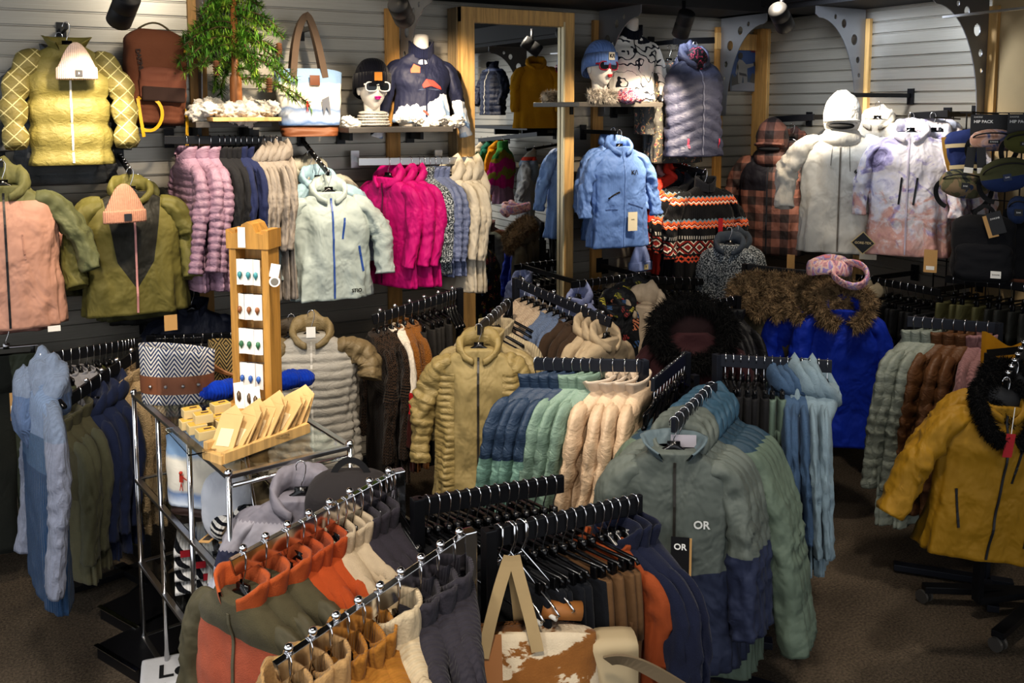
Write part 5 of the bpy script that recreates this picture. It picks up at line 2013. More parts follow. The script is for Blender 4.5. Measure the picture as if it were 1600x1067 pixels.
def cotton(label, p, n, sx, sy, seed, sz=.055):
    rnd = random.Random(seed)
    m = MB()
    for _ in range(n):
        c = (rnd.uniform(-sx, sx), rnd.uniform(-sy, sy), rnd.uniform(.01, .05))
        r = rnd.uniform(.5, 1.15) * sz
        sd = rnd.random() * 50
        m.ball(c, (r * 1.2, r, r * .85), 36, 24, lambda d: 1 + .45 * noise.noise((d.x * 2.4 + sd, d.y * 2.4, d.z * 2.4)) + .3 * noise.noise((d.x * 7 + sd, d.y * 7, d.z * 7)) + .18 * noise.noise((d.x * 17 + sd, d.y * 17, d.z * 17)))
    g = MATS.get('cotton')
    if not g:
        k = G('cotton_snow')
        g = MATS['cotton'] = k.out(srgb('#cfc9bf'), .95, nrm=k.bump(k.noise(90, 4), .7, .006), sheen=.5, **{'Subsurface Weight': .3, 'Subsurface Radius': (.02, .02, .02)})
    o = build(m, 'cotton_snow', g, None, True, loc=p)
    return tag(o, label, 'cotton snow', None, 'stuff')


# ---- artificial tree
p = on_left(306, 190, .42)
q = on_left(425, 192, .42)
shelf('black shelf carrying the artificial tree', p, q, .4)
c = on_left(370, 186, .37)
c.z = p.z
tr = thing('artificial_tree', 'small green artificial spruce on a wooden trunk with pine cones', 'artificial tree', c)
m = MB().lathe((0, 0, .02), [(.034, 0), (.031, .1), (.03, .2), (.02, .22), (.015, .62)], 16)
build(m, 'trunk', wood('bark', '#8a5a33'), tr, True)
build(MB().box((0.02, -.02, .011), (.34, .26, .02), None, .003), 'board', WOODL, tr)
rnd = random.Random(11)
m = MB()
vs, fs = [], []
tw = MB()
for b in range(74):
    h = rnd.random() ** .8
    z0 = .20 + .5 * h
    a = rnd.uniform(0, 2 * PI)
    ln = (.32 * (1 - h) ** .8 + .09) * rnd.uniform(.75, 1.1)
    d = Vector((math.cos(a), math.sin(a) * .75, 0))
    pts = []
    for i in range(9):
        t = i / 8
        pts.append(Vector((0, 0, z0)) + d * ln * t + Vector((0, 0, ln * (.28 * t - .62 * t * t))) + Vector((noise.noise((b, t * 3, 0)), noise.noise((b, t * 3, 5)), 0)) * .02)
    tw.tube(pts, .004, 5)
    for _ in range(int(120 * ln / .3) + 40):
        t = rnd.random() ** .8 * 7.99
        i = int(t)
        c0 = pts[i].lerp(pts[i + 1], t - i)
        tg = (pts[i + 1] - pts[i]).normalized()
        n_ = Vector((rnd.gauss(0, 1), rnd.gauss(0, 1), rnd.gauss(.2, 1))).normalized()
        dr = (tg * .7 + n_).normalized()
        l = rnd.uniform(.03, .055)
        sd = dr.cross(Vector((0, .3, 1))).normalized() * .0032
        k = len(vs)
        vs += [c0 - sd, c0 + sd, c0 + dr * l * .6 + sd * .8, c0 + dr * l * .6 - sd * .8, c0 + dr * l]
        fs += [(k, k + 1, k + 2, k + 3), (k + 3, k + 2, k + 4)]
m.add(vs, fs)
g = G('spruce_needles')
nn = g.noise(14, 3)
nm = g.out(g.ramp(nn, [(.3, srgb('#2c5120')), (.5, srgb('#5a8a30')), (.7, srgb('#a3b84c'))]), .5)
build(m, 'foliage', nm, tr)
build(tw, 'branches', plain('twig', '#4b3a24', .8), tr, True)
for dx, dy, dz in ((.13, -.16, .22), (-.13, -.17, .3), (.2, -.1, .4)):
    m = MB()
    for i in range(6):
        m.lathe((dx, dy, dz - .012 * i), [(.004, .0), (.02 - .002 * abs(i - 2), -.006), (.014, -.014)], 9)
    build(m, 'pine_cone', plain('pine_cone', '#5c3a22', .8), tr)
cotton('fluffy white cotton snow around the foot of the tree', c + Vector((0, .02, .02)), 24, .17, .09, 3)

# ---- brown backpack


def pack_mb(w, h, d, seed=0, top=.5):
    m = MB()
    rings = []
    for i in range(27):
        q = i / 26
        z = -h * q
        kx = 1 - (1 - min(1, q / .16)) ** 2.2 * .45 - max(0, (q - .85) / .15) ** 2 * .2
        ky = 1 - (1 - min(1, q / .2)) ** 2 * .6 - max(0, (q - .85) / .15) ** 2 * .35
        row = []
        for j in range(36):
            a = 2 * PI * j / 36
            c_, s_ = math.cos(a), math.sin(a)
            di = .007 * noise.noise((c_ * 3 + seed, s_ * 3, q * 6))
            row.append(Vector(((w / 2 * kx + di) * math.copysign(abs(c_) ** .55, c_), (d / 2 * ky + di) * math.copysign(abs(s_) ** .6, s_), z)))
        rings.append(row)
    return m.loft(rings, True, True, True, flip=True)


def ribbon(pts, w, th=.0012, up=(0, 1, 0)):
    m = MB()
    m.flat = True
    pts = [Vector(p) for p in pts]
    if len(pts) < 6:
        pts = [bez(pts, i / 14) for i in range(15)]
    rings = []
    for i, p in enumerate(pts):
        t = (pts[min(i + 1, len(pts) - 1)] - pts[max(i - 1, 0)]).normalized()
        x = t.cross(Vector(up)).normalized() * w / 2
        n = x.cross(t).normalized() * th
        rings.append([p - x - n, p + x - n, p + x + n, p - x + n])
    return m.loft(rings, True, True, True)


p = on_left(243, 47, .2)
bp = thing('backpack', 'brown backpack with dangling yellow straps on the left slat wall', 'backpack', p)
bp.rotation_euler = (0, R(3), R(6))
BR = cloth('#6b4330', 'twill')
build(pack_mb(.30, .44, .16, 2), 'main_bag', BR, bp, True)
build(pack_mb(.23, .17, .06, 5), 'front_pocket', cloth('#74493a', 'twill'), bp, True, loc=(.02, -.075, -.19))
build(MB().box((.02, -.096, -.325), (.21, .03, .075), None, .012), 'mesh_pocket', plain('dark_mesh', '#33211c', .9), bp, True)
build(pack_mb(.27, .12, .15, 8), 'base', cloth('#5a3627', 'twill'), bp, True, loc=(.01, -.005, -.36))
build(MB().box((0, .0, -.475), (.2, .1, .04), None, .018), 'padding', plain('black_foam', '#121317', .9), bp, True)
build(MB().tube([bez([(-.08, .02, -.0), (-.02, 0, .05), (.02, 0, .05), (.09, .02, -.01)], i / 10) for i in range(11)], .005, 6), 'top_loop', plain('olive_cord', '#4f4630', .8), bp, True)
YEL = plain('yellow_webbing', '#c79a12', .6)
for pts in ([(-.12, -.07, -.33), (-.2, -.1, -.42), (-.16, -.09, -.47), (-.15, -.08, -.6)], [(-.1, -.08, -.35), (.06, -.14, -.3), (.03, -.1, -.56), (-.08, -.08, -.5)], [(-.1, -.08, -.35), (-.09, -.1, -.45), (-.08, -.1, -.5), (-.07, -.09, -.54)],
            [(.13, -.03, -.38), (.17, -.05, -.42), (.14, -.05, -.46), (.16, -.05, -.66)], [(.12, -.08, -.1), (.14, -.09, -.1), (.15, -.09, -.11), (.16, -.09, -.11)]):
    build(ribbon(pts, .016), 'strap', YEL, bp, True)
text(bp, 'DAKINE', .03, (-.095, -.083, -.16), plain('dark_print', '#2c1b15', .7), rot=(PI / 2, R(80), 0), bold=.001)

# ---- tote bag with a ski scene


def skier(parent, x, y, z, k=1.0, name='skier_print'):
    m = MB()
    for pts in ([(-.006, .0), (.0, .03), (.006, .0), (.004, -.002), (.0, .014), (-.004, -.002)], [(-.006, .026), (.007, .026), (.006, .05), (-.005, .05)], [(.005, .046), (.02, .036), (.02, .032), (.005, .04)]):
        m.poly([(x + a * k, y, z + b * k) for a, b in pts])
    m.ball((x, y, z + .056 * k), .006 * k, 8, 6)
    return build(m, name, plain('print_red', '#b23320', .7), parent)


def tote_mb(w0, w1, h, d):
    m = MB()
    rings = []
    for i in range(25):
        q = i / 24
        w = w0 + (w1 - w0) * q
        dd = .03 + d * math.sin(min(1, q * 1.3) * PI / 2)
        row = []
        for j in range(40):
            a = 2 * PI * j / 40
            c_, s_ = math.cos(a), math.sin(a)
            di = .006 * noise.noise((c_ * 3, s_ * 3 + 4, q * 4))
            row.append(Vector(((w / 2 + di) * math.copysign(abs(c_) ** .5, c_), (dd / 2 + di) * math.copysign(abs(s_) ** .7, s_), -h * q - .02 * (1 - q) * math.cos(a * 2) * .5)))
        rings.append(row)
    return m.loft(rings, True, False, True, flip=True)


p = on_left(482, 110, .22)
tb = thing('tote_bag', 'large tote bag printed with a ski scene hanging on the slat wall', 'tote bag', p, R(-3))
build(tote_mb(.37, .33, .3, .1), 'canvas', pattern('snowscene'), tb, True)
m = tote_mb(.335, .3, .075, .1)
build(m, 'leather_base', plain('brown_leather', '#7a4a2c', .55, noise_amt=.2), tb, True, loc=(0, 0, -.285))
build(MB().box((.02, -.055, -.055), (.055, .004, .055), None, .0015), 'leather_patch', plain('patch_leather', '#6d4028', .6), tb, True)
for y in (-.03, .03):
    build(ribbon([bez([(-.09, y, -.04), (-.07, y, .26), (.0, 0, .3)], i / 12) for i in range(13)] + [bez([(0.0, 0, .3), (.04, y, .24), (.085, y, -.04)], i / 12) for i in range(1, 13)], .035, .003), 'handle', plain('handle_brown', '#5d4c3e', .8), tb, True)
skier(tb, -.03, -.078, -.225, .95)
m = MB()
m.poly([(.05, -.078, -.16), (.09, -.078, -.14), (.1, -.078, -.25), (.075, -.078, -.2), (.06, -.078, -.25)])
build(m, 'grey_skier_print', plain('print_grey', '#6d7079', .7), tb)
wall_arm(on_left(485, 40, .2), 'small black hook holding the tote bag', (0, 1, 0), .2)

# ---- mannequin heads


def head_mb():
    m = MB()

    def fn(d):
        k = 1.0
        if d.y < 0:
            k += .16 * math.exp(-((d.x / .13) ** 2 + ((d.z + .12) / .2) ** 2))          # nose
            k += .10 * math.exp(-((d.x / .22) ** 2 + ((d.z + .42) / .1) ** 2))          # lips
            k += .12 * math.exp(-((d.x / .3) ** 2 + ((d.z + .75) / .2) ** 2))           # chin
            k -= .10 * math.exp(-(((abs(d.x) - .32) / .17) ** 2 + ((d.z - .08) / .13) ** 2))   # sockets
        k -= .16 * max(0, -d.z) * abs(d.x)
        return k
    m.ball((0, 0, .2), (.072, .088, .112), 40, 30, fn)
    m.lathe((0, .015, 0), [(.075, 0), (.07, .012), (.047, .04), (.042, .09), (.046, .13)], 24)
    for sd in (-1, 1):
        m.ball((sd * .072, .012, .195), (.012, .02, .03), 10, 8)
    return m


def head(label, p, rz, lips, k=1.0):
    o = thing('mannequin_head', label, 'mannequin head', p, rz)
    o.scale = (k,) * 3
    build(head_mb(), 'head', plain('white_mannequin', '#d8d2ca', .45), o, True)
    m = MB()
    m.ball((0, -.093, .157), (.02, .012, .006), 14, 8)
    m.ball((0, -.091, .148), (.015, .012, .006), 14, 8)
    build(m, 'lips', plain('lips_' + lips, lips, .35), o, True)
    return o


def glasses(label, p, rz, frame, k=1.0):
    o = thing('sunglasses', label, 'sunglasses', p, rz)
    o.scale = (k,) * 3
    fm = MB()
    for sd in (-1, 1):
        loop = [Vector((sd * .036 + .032 * math.copysign(abs(math.cos(a)) ** .7, math.cos(a)), -.0 + .012 * abs(.036 * sd + .03 * math.cos(a)) / .07, .025 * math.copysign(abs(math.sin(a)) ** .7, math.sin(a)))) for a in [2 * PI * q / 20 for q in range(21)]]
        fm.tube(loop, .0042, 6, False)
        fm.beam((sd * .07, .012, .012), (sd * .076, .1, .012), .004, .01)
        lm = MB().poly([v + Vector((0, .001, 0)) for v in loop[:-1]])
        build(lm, 'lens', plain('dark_lens', '#14171c', .12), o)
    fm.tube([(-.01, 0, .008), (0, -.003, .012), (.01, 0, .008)], .004, 6)
    build(fm, 'frame', frame, o, True)
    return o


def head_hat(label, p, rz, mat, patch, ink, mark, k):
    o = thing('knit_beanie', label, 'beanie', p, rz)
    o.scale = (k,) * 3
    m = MB()
    rings = []
    for i in range(18):
        q = i / 17
        a = PI / 2 * q
        z = .245 + .12 * math.cos(a) - .035 * max(0, q - .8) / .2
        r = .094 * math.sin(a) ** .8
        rings.append([Vector((r * 1.0 * math.cos(b) * (1 + .02 * math.sin(b * 20)), .012 + r * 1.16 * math.sin(b) * (1 + .02 * math.sin(b * 20)), z - (.05 * q * max(0, math.sin(b))) + .02 * q * max(0, -math.sin(b)))) for b in [2 * PI * j / 60 for j in range(60)]])
    m.loft(rings, True, True, False, flip=True)
    build(m, 'crown', mat, o, True)
    m = MB()
    rings = []
    for dz, k2 in ((.0, 1.0), (.012, 1.06), (-.03, 1.07), (-.065, 1.05), (-.066, .98)):
        rings.append([Vector((.095 * k2 * math.cos(b) * (1 + .015 * math.sin(b * 24)), .012 + .11 * k2 * math.sin(b) * (1 + .015 * math.sin(b * 24)), .268 + dz - .06 * max(0, math.sin(b)) + .012 * max(0, -math.sin(b)))) for b in [2 * PI * j / 72 for j in range(72)]])
    m.loft(rings, True, flip=True)
    build(m, 'cuff', mat, o, True)
    pt = build(MB().box((.0, -.107, .265), (.042, .006, .045), None, .001), 'patch', patch, o)
    if mark:
        text(pt, mark, .03, (0, -.1115, .265), ink, bold=.001)
    return o


def bust(label, p, rz, k=1.0):
    o = thing('torso_mannequin', label, 'mannequin', p, rz)
    o.scale = (k,) * 3
    m = MB()
    rings = []
    for z, a, b in ((0, .15, .10), (.05, .145, .098), (.15, .125, .09), (.27, .14, .09), (.36, .12, .07), (.40, .085, .055), (.43, .06, .048), (.46, .05, .048), (.50, .05, .05), (.55, .05, .05), (.565, .046, .047), (.572, .03, .03)):
        rings.append([Vector((a * math.cos(t), b * math.sin(t) + .0, z)) for t in [2 * PI * j / 32 for j in range(32)]])
    m.loft(rings, True, True, True, flip=True)
    build(m, 'torso', plain('white_mannequin', '#d8d2ca', .45), o, True)
    return o


# shelf with the white bust
p, q = on_left(545, 199, .42), on_left(708, 203, .42)
shelf('grey shelf with the mannequin head and the alpine sweater', p, q, .42)
zs = p.z
c = on_left(659, 198, .2)
c.z = zs
bu = bust('white torso mannequin wearing the alpine sweater', c, R(-8), .93)
s = Style(L=.46, D=.115, W=.185, C=.2, waist=.165, hem=.2, wr=.012, seed=2, neck='turtle', zip=True, elbow=(.235, -.01, -.3), cuff=(.315, -.0, -.66), r0=.06, r1=.042)
ALP = pattern('alpine')
hook = c + Vector((0, 0, (.455 * .93) + .125 * GS))
o = jacket(s, 'alpine print sweater with a navy yoke on the white bust', 'sweater', hook, R(-8), ALP, ALP, cloth('#1b1f36', 'knit'), zipm=cloth('#1b1f36', 'knit'))
for pts, col in (([(-.1, -.24), (-.07, -.2), (-.03, -.22), (-.04, -.26), (-.1, -.26)], '#c9624a'), ([(-.03, -.34), (.0, -.3), (.05, -.31), (.1, -.35), (.11, -.37), (.03, -.345), (-.02, -.36)], '#c43f38'), ([(-.04, -.365), (.08, -.365), (.1, -.375), (-.06, -.375)], '#47506b'), ([(-.02, -.5), (.03, -.54), (.02, -.55), (-.03, -.51)], '#b3483f')):
    build(MB().poly([(x, s.front(x, z) - .008, z) for x, z in pts]), 'printed_figure', plain('print_' + col, col, .7), o)
hp = on_left(583, 198, .26)
hp.z = zs
head('white mannequin head with magenta lips in a black beanie', hp, R(-4), '#b0127a', 1.05)
head_hat('black ribbed beanie with an orange tab on the left mannequin head', hp, R(-4), cloth('#15161f', 'knit'), plain('orange_tab', '#c57c22', .6), BLACK_INK, '', 1.05)
glasses('white framed sunglasses on the left mannequin head', hp + Vector((-.005, -.104, .222)), R(-4), plain('white_frame', '#d6d2cc', .3), 1.02)
m = MB()
for i in range(5):
    m.ball((.0, 0, .012 + .016 * i), (.1 - .004 * i, .085, .014), 24, 8, lambda d: 1 + .12 * noise.noise((d.x * 3 + i, d.y * 3, d.z)))
o = build(m, 'folded_scarf', cloth('#c7c2ba', 'knit'), None, True, loc=hp + Vector((.0, -.0, 0)))
tag(o, 'white scarf wrapped around the base of the left mannequin head', 'scarf')
cotton('white cotton snow on the shelf between head and bust', c + Vector((-.02, -.12, .0)), 13, .2, .035, 5, .035)
cotton('small white cotton tuft at the left end of the bust shelf', hp + Vector((-.13, -.02, 0)), 3, .03, .02, 9, .035)

# shelf right of the mirror
p, q = on_left(905, 159, .42), on_left(1036, 157, .42)
shelf('grey shelf with the blue beanie head and the ink print top', p, q, .42)
zs = p.z
c = on_left(985, 157, .2)
c.z = zs
bust('white torso mannequin wearing the black and white ink print top', c, R(-14), .97)
s = Style(L=.5, D=.115, W=.185, C=.2, waist=.17, hem=.2, wr=.012, seed=3, neck='turtle', zip=False, elbow=(.235, -.01, -.3), cuff=(.26, -.04, -.60), r0=.058, r1=.042)
hook = c + Vector((0, 0, (.455 * .97) + .125 * GS))
o = jacket(s, 'black and white ink print base layer on the right bust', 'base layer', hook, R(-14), pattern('ink'), pattern('ink'), cloth('#1b1e29', 'knit'), name='base_layer')
add_zip(o, s, ZIPB, .007, N0 - .02, N0 - .14)
hp = on_left(938, 158, .3)
hp.z = zs
head('white mannequin head with red lips in a blue beanie', hp, R(2), '#a51f2c', 1.08)
head_hat('cornflower blue beanie with a square patch on the right mannequin head', hp, R(2), cloth('#6a86bd', 'knit'), plain('pale_patch', '#cfc9bb', .6), BLACK_INK, 'K/\\', 1.08)
glasses('red framed sunglasses on the right mannequin head', hp + Vector((-.005, -.108, .226)), R(2), plain('red_frame', '#7d1530', .25), 1.05)
m = MB()
for i, (x, y, z, r) in enumerate(((0, 0, .03, .07), (.08, .02, .025, .06), (.02, .01, .06, .05), (-.02, -.03, .02, .045))):
    m.ball((x, y, z), (r * 1.2, r, r * .6), 20, 12, lambda d: 1 + .35 * noise.noise((d.x * 3 + i * 7, d.y * 3, d.z * 3)))
o = build(m, 'neck_warmer', pattern('buff'), None, True, loc=hp + Vector((.13, -.1, 0)))
tag(o, 'red and blue patterned neck warmer crumpled beside the blue beanie head', 'neck warmer')
o = build(fur_mb([(-.1, 0, .03), (-.03, -.02, .04), (.05, 0, .035), (.1, .02, .03)], .03, 1500, .035, 5), 'fur_headband', fur_mat('#8b837a', '#c9c2b8', 'grey_fur'), None, True, loc=hp + Vector((-.06, -.1, 0)))
tag(o, 'pale grey fur headband on the shelf left of the blue beanie head', 'headband')

# ---- skier photo on the wall
p = on_left(1162, 109, .02)
po = thing('wall_photo', 'photo print of a skier in white on the corner slat wall', 'photo', p)
w_, h_ = .265, .32
g = G('photo_sky')
gz = g.xyz()[2]
build(MB().box((0, 0, 0), (w_, .006, h_)), 'print', g.out(g.ramp(g.math('MULTIPLY_ADD', gz, 3, .5), [(.0, srgb('#6d6f76')), (.3, srgb('#4c5868')), (.42, srgb('#3f5684')), (1, srgb('#2a4370'))]), .35), po)
for nm_, col, polys in (('trees', '#5c5a58', [[(-.117, -.15), (-.117, -.03), (-.09, -.06), (-.06, -.03), (-.04, -.1), (-.03, -.15)], [(.06, -.1), (.075, -.03), (.09, -.02), (.117, -.05), (.117, -.12)]]),
                        ('snow', '#8f8f94', [[(-.117, -.155), (-.117, -.12), (-.03, -.1), (.04, -.09), (.117, -.1), (.117, -.155)]]),
                        ('figure', '#908e8c', [[(-.07, .05), (-.05, .075), (-.02, .07), (.02, .04), (.1, .05), (.1, .03), (.03, .01), (.035, -.1), (.0, -.1), (-.01, -.04), (-.02, -.1), (-.055, -.1)], [(-.07, .05), (-.085, -.03), (-.07, -.04), (-.055, .02)]]),
                        ('helmet', '#3a3634', [[(-.06, .08), (-.065, .11), (-.045, .128), (-.02, .12), (-.015, .095), (-.03, .075)], [(.09, .06), (.115, .06), (.11, .03), (.095, .03)]]),
                        ('strap', '#4b4a4c', [[(-.05, -.02), (.02, -.03), (.03, -.05), (-.045, -.04)]])):
    m = MB()
    for k_, pl in enumerate(polys):
        m.poly([(x, -.0035 - .0004 * (1 + ['trees', 'snow', 'figure', 'helmet', 'strap'].index(nm_)), z) for x, z in pl])
    build(m, nm_, plain('photo_' + nm_, col, .5), po)
build(MB().box((-.13, .004, 0), (.03, .008, h_)), 'dark_backing', plain('photo_back', '#3c2c1c', .6), po)
text(po, 'KARI', .02, (.085, -.006, .135), plain('photo_red', '#8c3030', .5))

# ---- packs on a wire grid, right wall
gx = .16
a, b = on_right(1470, 176, gx), on_right(1690, 182, gx)
gr = thing('wire_grid', 'black wire display grid of packs on the right', 'display grid', (-gx, 0, 0))
m = MB()
y0, y1 = a.y, b.y - .2
z1, z0 = a.z + .0, 1.15
for i in range(13):
    y = y0 + (y1 - y0) * i / 12
    m.beam((0, y, z0), (0, y, z1), .006, .006)
for i in range(12):
    z = z0 + (z1 - z0) * i / 11
    m.beam((0, y0, z), (0, y1, z), .006, .006)
build(m, 'wire_panel', BLACKMETAL, gr)
m = MB()
for px, py in ((1560, 178), (1500, 186), (1575, 235), (1530, 268)):
    q = on_right(px, py, gx)
    m.beam((0, q.y, q.z), (-.24, q.y, q.z + .01), .008, .008)
build(m, 'hook', BLACKMETAL, gr)


def hip_pack(label, p, rz, mat, w, h, patch, mark, tilt=0.0, name='hip_pack'):
    o = thing(name, label, 'hip pack', p, 0, None, (0, tilt, rz))
    m = MB()
    m.ball((0, 0, 0), (w / 2, .05, h / 2), 32, 18, lambda d: 1 + .03 * noise.noise((d.x * 4, d.y * 4, d.z * 4)) + .08 * (abs(d.x) * abs(d.z)))
    build(m, 'pouch', mat, o, True)
    m = MB().tube([(w * .44 * math.cos(a), -.052 * abs(math.sin(a)) ** .5 - .004, h * .26 * math.sin(a) + h * .08) for a in [PI * q / 16 for q in range(17)]], .004, 6)
    build(m, 'zipper', ZIPB, o, True)
    build(ribbon([(-w * .45, .0, 0), (-w * .62, .02, -.02), (-w * .55, .05, -.12), (-w * .3, .05, -.14)], .025), 'strap', plain('black_webbing', '#141417', .8), o, True)
    build(ribbon([(w * .45, .0, 0), (w * .6, .02, -.03), (w * .5, .05, -.12), (w * .2, .05, -.16)], .025), 'strap', plain('black_webbing', '#141417', .8), o, True)
    pt = build(MB().box((0, -.053, -h * .06), (.055 if len(mark) > 3 else .04, .004, .02 if len(mark) > 3 else .036), None, .001), 'patch', patch, o)
    text(pt, mark, .011, (0, -.0555, -h * .06), WHITE_INK)
    return o


RZP = R(-52)
DK = plain('dark_label', '#1b1d22', .6)
hip_pack('peach camouflage hip pack at the top of the wire grid', on_right(1552, 219, .34), RZP, pattern('camo_pink'), .23, .12, DK, 'DAKINE')
hip_pack('olive and navy hip pack cut off by the right edge', on_right(1602, 222, .34), RZP, cloth('#55562f', TW), .2, .12, DK, 'DAKINE')
hip_pack('olive hip pack with a blue front pocket, second row of the grid', on_right(1572, 273, .4), RZP, cloth('#4a4c35', TW, [(.0, '#50523a'), (.01, '#26365f')]), .25, .18, plain('navy_label', '#22304f', .6), 'DAK', R(-12))
hip_pack('camouflage hip pack with a pocket, left of the grid', on_right(1508, 287, .42), RZP, pattern('camo'), .26, .16, DK, 'DAK', R(4))
hip_pack('small blue and black pouch at the right edge of the grid', on_right(1590, 328, .36), RZP, cloth('#2b3a5c', TW), .1, .15, DK, 'DAK')
# hang cards above them
for px, py, w_, lab in ((1548, 196, .2, 'black header card reading hip pack above the peach camouflage pack'), (1594, 196, .12, 'black header card cut off by the right edge')):
    o = build(MB().box((0, 0, 0), (w_, .004, .12)), 'header_card', BLACKCARD, None, loc=on_right(px, py, .33), rot=(0, 0, RZP))
    tag(o, lab, 'card')
    text(o, 'HIP PACK', .022, (-w_ * .42, -.003, .02), WHITE_INK, align='LEFT', bold=.0005)
    text(o, 'DAKINE', .012, (-w_ * .42, -.003, .045), WHITE_INK, align='LEFT')
p = on_right(1500, 204, .36)
bp = thing('backpack', 'small navy backpack with mustard edges at the left of the grid', 'backpack', p, 0, None, (0, R(-12), RZP))
build(pack_mb(.18, .26, .1, 3), 'main_bag', cloth('#232f5c', TW), bp, True)
build(ribbon([(-.085, -.02, -.02), (-.095, -.03, -.1), (-.09, -.03, -.2), (-.08, -.02, -.25)], .03), 'edge_band', plain('mustard_band', '#8e6a24', .7), bp, True)
for z in (-.07, -.19):
    build(ribbon([(-.09, -.056, z), (-.04, -.066, z - .005), (.0, -.066, z - .01), (.05, -.056, z - .02)], .022), 'strap', plain('cream_strap', '#b9a987', .7), bp, True)
for i, (px, py) in enumerate(((1519, 250), (1533, 250))):
    o = build(MB().box((0, 0, -.07), (.045, .003, .14)), 'hang_tag', BLACKCARD, None, loc=on_right(px, py - 20, .46), rot=(0, R(6 - 10 * i), RZP))
    tag(o, ['black and white hang tag of the navy backpack', 'black hang tag just right of the navy backpack tag'][i], 'tag')
    build(MB().box((0, -.002, -.125), (.045, .001, .03)), 'barcode', PAPER, o)
p = on_right(1538, 336, .44)
bp = thing('backpack', 'large black backpack with a white label below the hip packs', 'backpack', p, 0, None, (0, 0, RZP))
build(pack_mb(.31, .36, .17, 6), 'main_bag', cloth('#18191d', TW), bp, True)
build(pack_mb(.27, .2, .06, 4), 'front_pocket', cloth('#1b1c20', TW), bp, True, loc=(0, -.07, -.14))
pt = build(MB().box((.06, -.105, -.305), (.05, .004, .038), None, .001), 'label', PAPER, bp)
text(pt, 'DAKINE', .01, (.06, -.108, -.305), BLACK_INK)
build(ribbon([(-.05, 0, -.01), (-.04, -.02, .07), (.04, -.02, .07), (.05, 0, -.01)], .02), 'handle', plain('black_webbing', '#141417', .8), bp, True)
c_ = build(MB().box((0, 0, -.06), (.07, .003, .12)), 'hang_tag', BLACKCARD, bp, loc=(.03, -.12, .03), rot=(0, R(-18), 0))
text(c_, 'DAKINE', .013, (0, -.003, -.035), WHITE_INK)
build(MB().box((-.03, .002, -.07), (.05, .003, .12)), 'card_back', KRAFT, c_)
p = on_right(1592, 345, .3)
bp = thing('backpack', 'black backpack with an orange trim cut off at the right edge', 'backpack', p, 0, None, (0, 0, RZP))
build(pack_mb(.24, .34, .14, 9), 'main_bag', cloth('#15161a', TW), bp, True)
build(MB().box((0, -.06, -.32), (.2, .02, .03), None, .004), 'base_trim', plain('rust_trim', '#5c3520', .7), bp)
o = build(MB().box((0, 0, 0), (.035, .003, .09)), 'hang_tag', KRAFT, None, loc=on_right(1573, 400, .4), rot=(0, 0, RZP))
tag(o, 'small kraft tag between the two black backpacks', 'tag')

# ------------------------------------------------------------------ glass display stand
FL = on_z(357, 741, 1.1)
ST = thing('glass_shelf_unit', 'chrome and glass shelf unit in the left foreground', 'shelf unit', (FL.x, FL.y, 0), R(8))
SM = Matrix.Translation(ST.location) @ Matrix.Rotation(R(8), 4, 'Z')
W_, D_ = .425, 1.06
for x in (0, W_):
    for y in (0, D_ * .36, D_ * .7, D_):
        if x > 0 and 0 < y < D_:
            continue
        build(MB().tube([(x, y, 0), (x, y, 1.1)], .0095, 12), 'post', CHROME, ST, True)
GL = glass()
LEV = (1.1, .74, .385, .06)
for z in LEV:
    build(MB().box((W_ / 2, D_ / 2, z - .006), (W_ - .03, D_ - .03, .008)), 'glass_shelf', GL, ST)
    m = MB()
    for a_, b_ in (((0, 0), (W_, 0)), ((W_, 0), (W_, D_)), ((W_, D_), (0, D_)), ((0, D_), (0, 0))):
        m.beam((*a_, z - .006), (*b_, z - .006), .022, .014, .002)
    build(m, 'shelf_rim', STEEL, ST)
build(MB().tube([(.012, 0.0, 1.06), (W_, 0, 1.06)], .008, 8), 'cross_bar', CHROME, ST, True)
build(MB().tube([(.12, 0, .70), (.2, .4, 1.06)], .007, 8), 'cross_bar', CHROME, ST, True)
for x in (0, W_):
    for y in (0, D_):
        build(MB().ball((x, y, 1.104), .014, 12, 8), 'corner_cap', CHROME, ST, True)


def on_stand(px, py, z):
    return on_z(px, py, z)


def put(name, label, cat, mb, mat, px, py, z=1.1, rz=0.0, smooth=False, group=None, dz=0.0):
    p = on_z(px, py, z)
    o = build(mb, name, mat, None, smooth, loc=(p.x, p.y, z + dz), rot=(0, 0, rz))
    return tag(o, label, cat, group)


# basket bag with a leather band
p = on_z(278, 625, 1.1)
bk = thing('woven_bag', 'blue and white zigzag woven bag with a brown leather band', 'bag', (p.x, p.y, 1.1), R(-20))
m = MB()
rings = []
for i in range(19):
    q = i / 18
    row = []
    for j in range(40):
        a = 2 * PI * j / 40
        row.append(Vector(((.135 + .01 * q) * math.cos(a), (.07 - .015 * q) * math.sin(a) + .02 * q, .21 * q - .02 * q * math.cos(a))))
    rings.append(row)
inner = [[Vector((v.x * .93, v.y * .9 + .002, v.z)) for v in r] for r in rings[::-1]]
m.loft(rings + inner, True, True, False, flip=True)
build(m, 'woven_body', pattern('basket'), bk, True)
m = MB()
m.loft([[Vector(((.137 + .006 * q) * 1.012 * math.cos(a), (.0685 - .006 * q) * 1.04 * math.sin(a) + .006 * q + .004, z - .003 * math.cos(a))) for a in [2 * PI * j / 40 for j in range(40)]] for q, z in ((.2, .04), (.6, .11))], True)
build(m, 'leather_band', plain('tan_leather', '#7b4d33', .55, noise_amt=.15), bk, True)
m = MB()
for x in (-.09, -.03, .035, .09):
    m.ball((x, -.07 * math.sqrt(1 - (x / .14) ** 2) - .002, .075), .007, 10, 6)
build(m, 'rivet', STEEL, bk, True)
p = on_z(372, 600, 1.1)
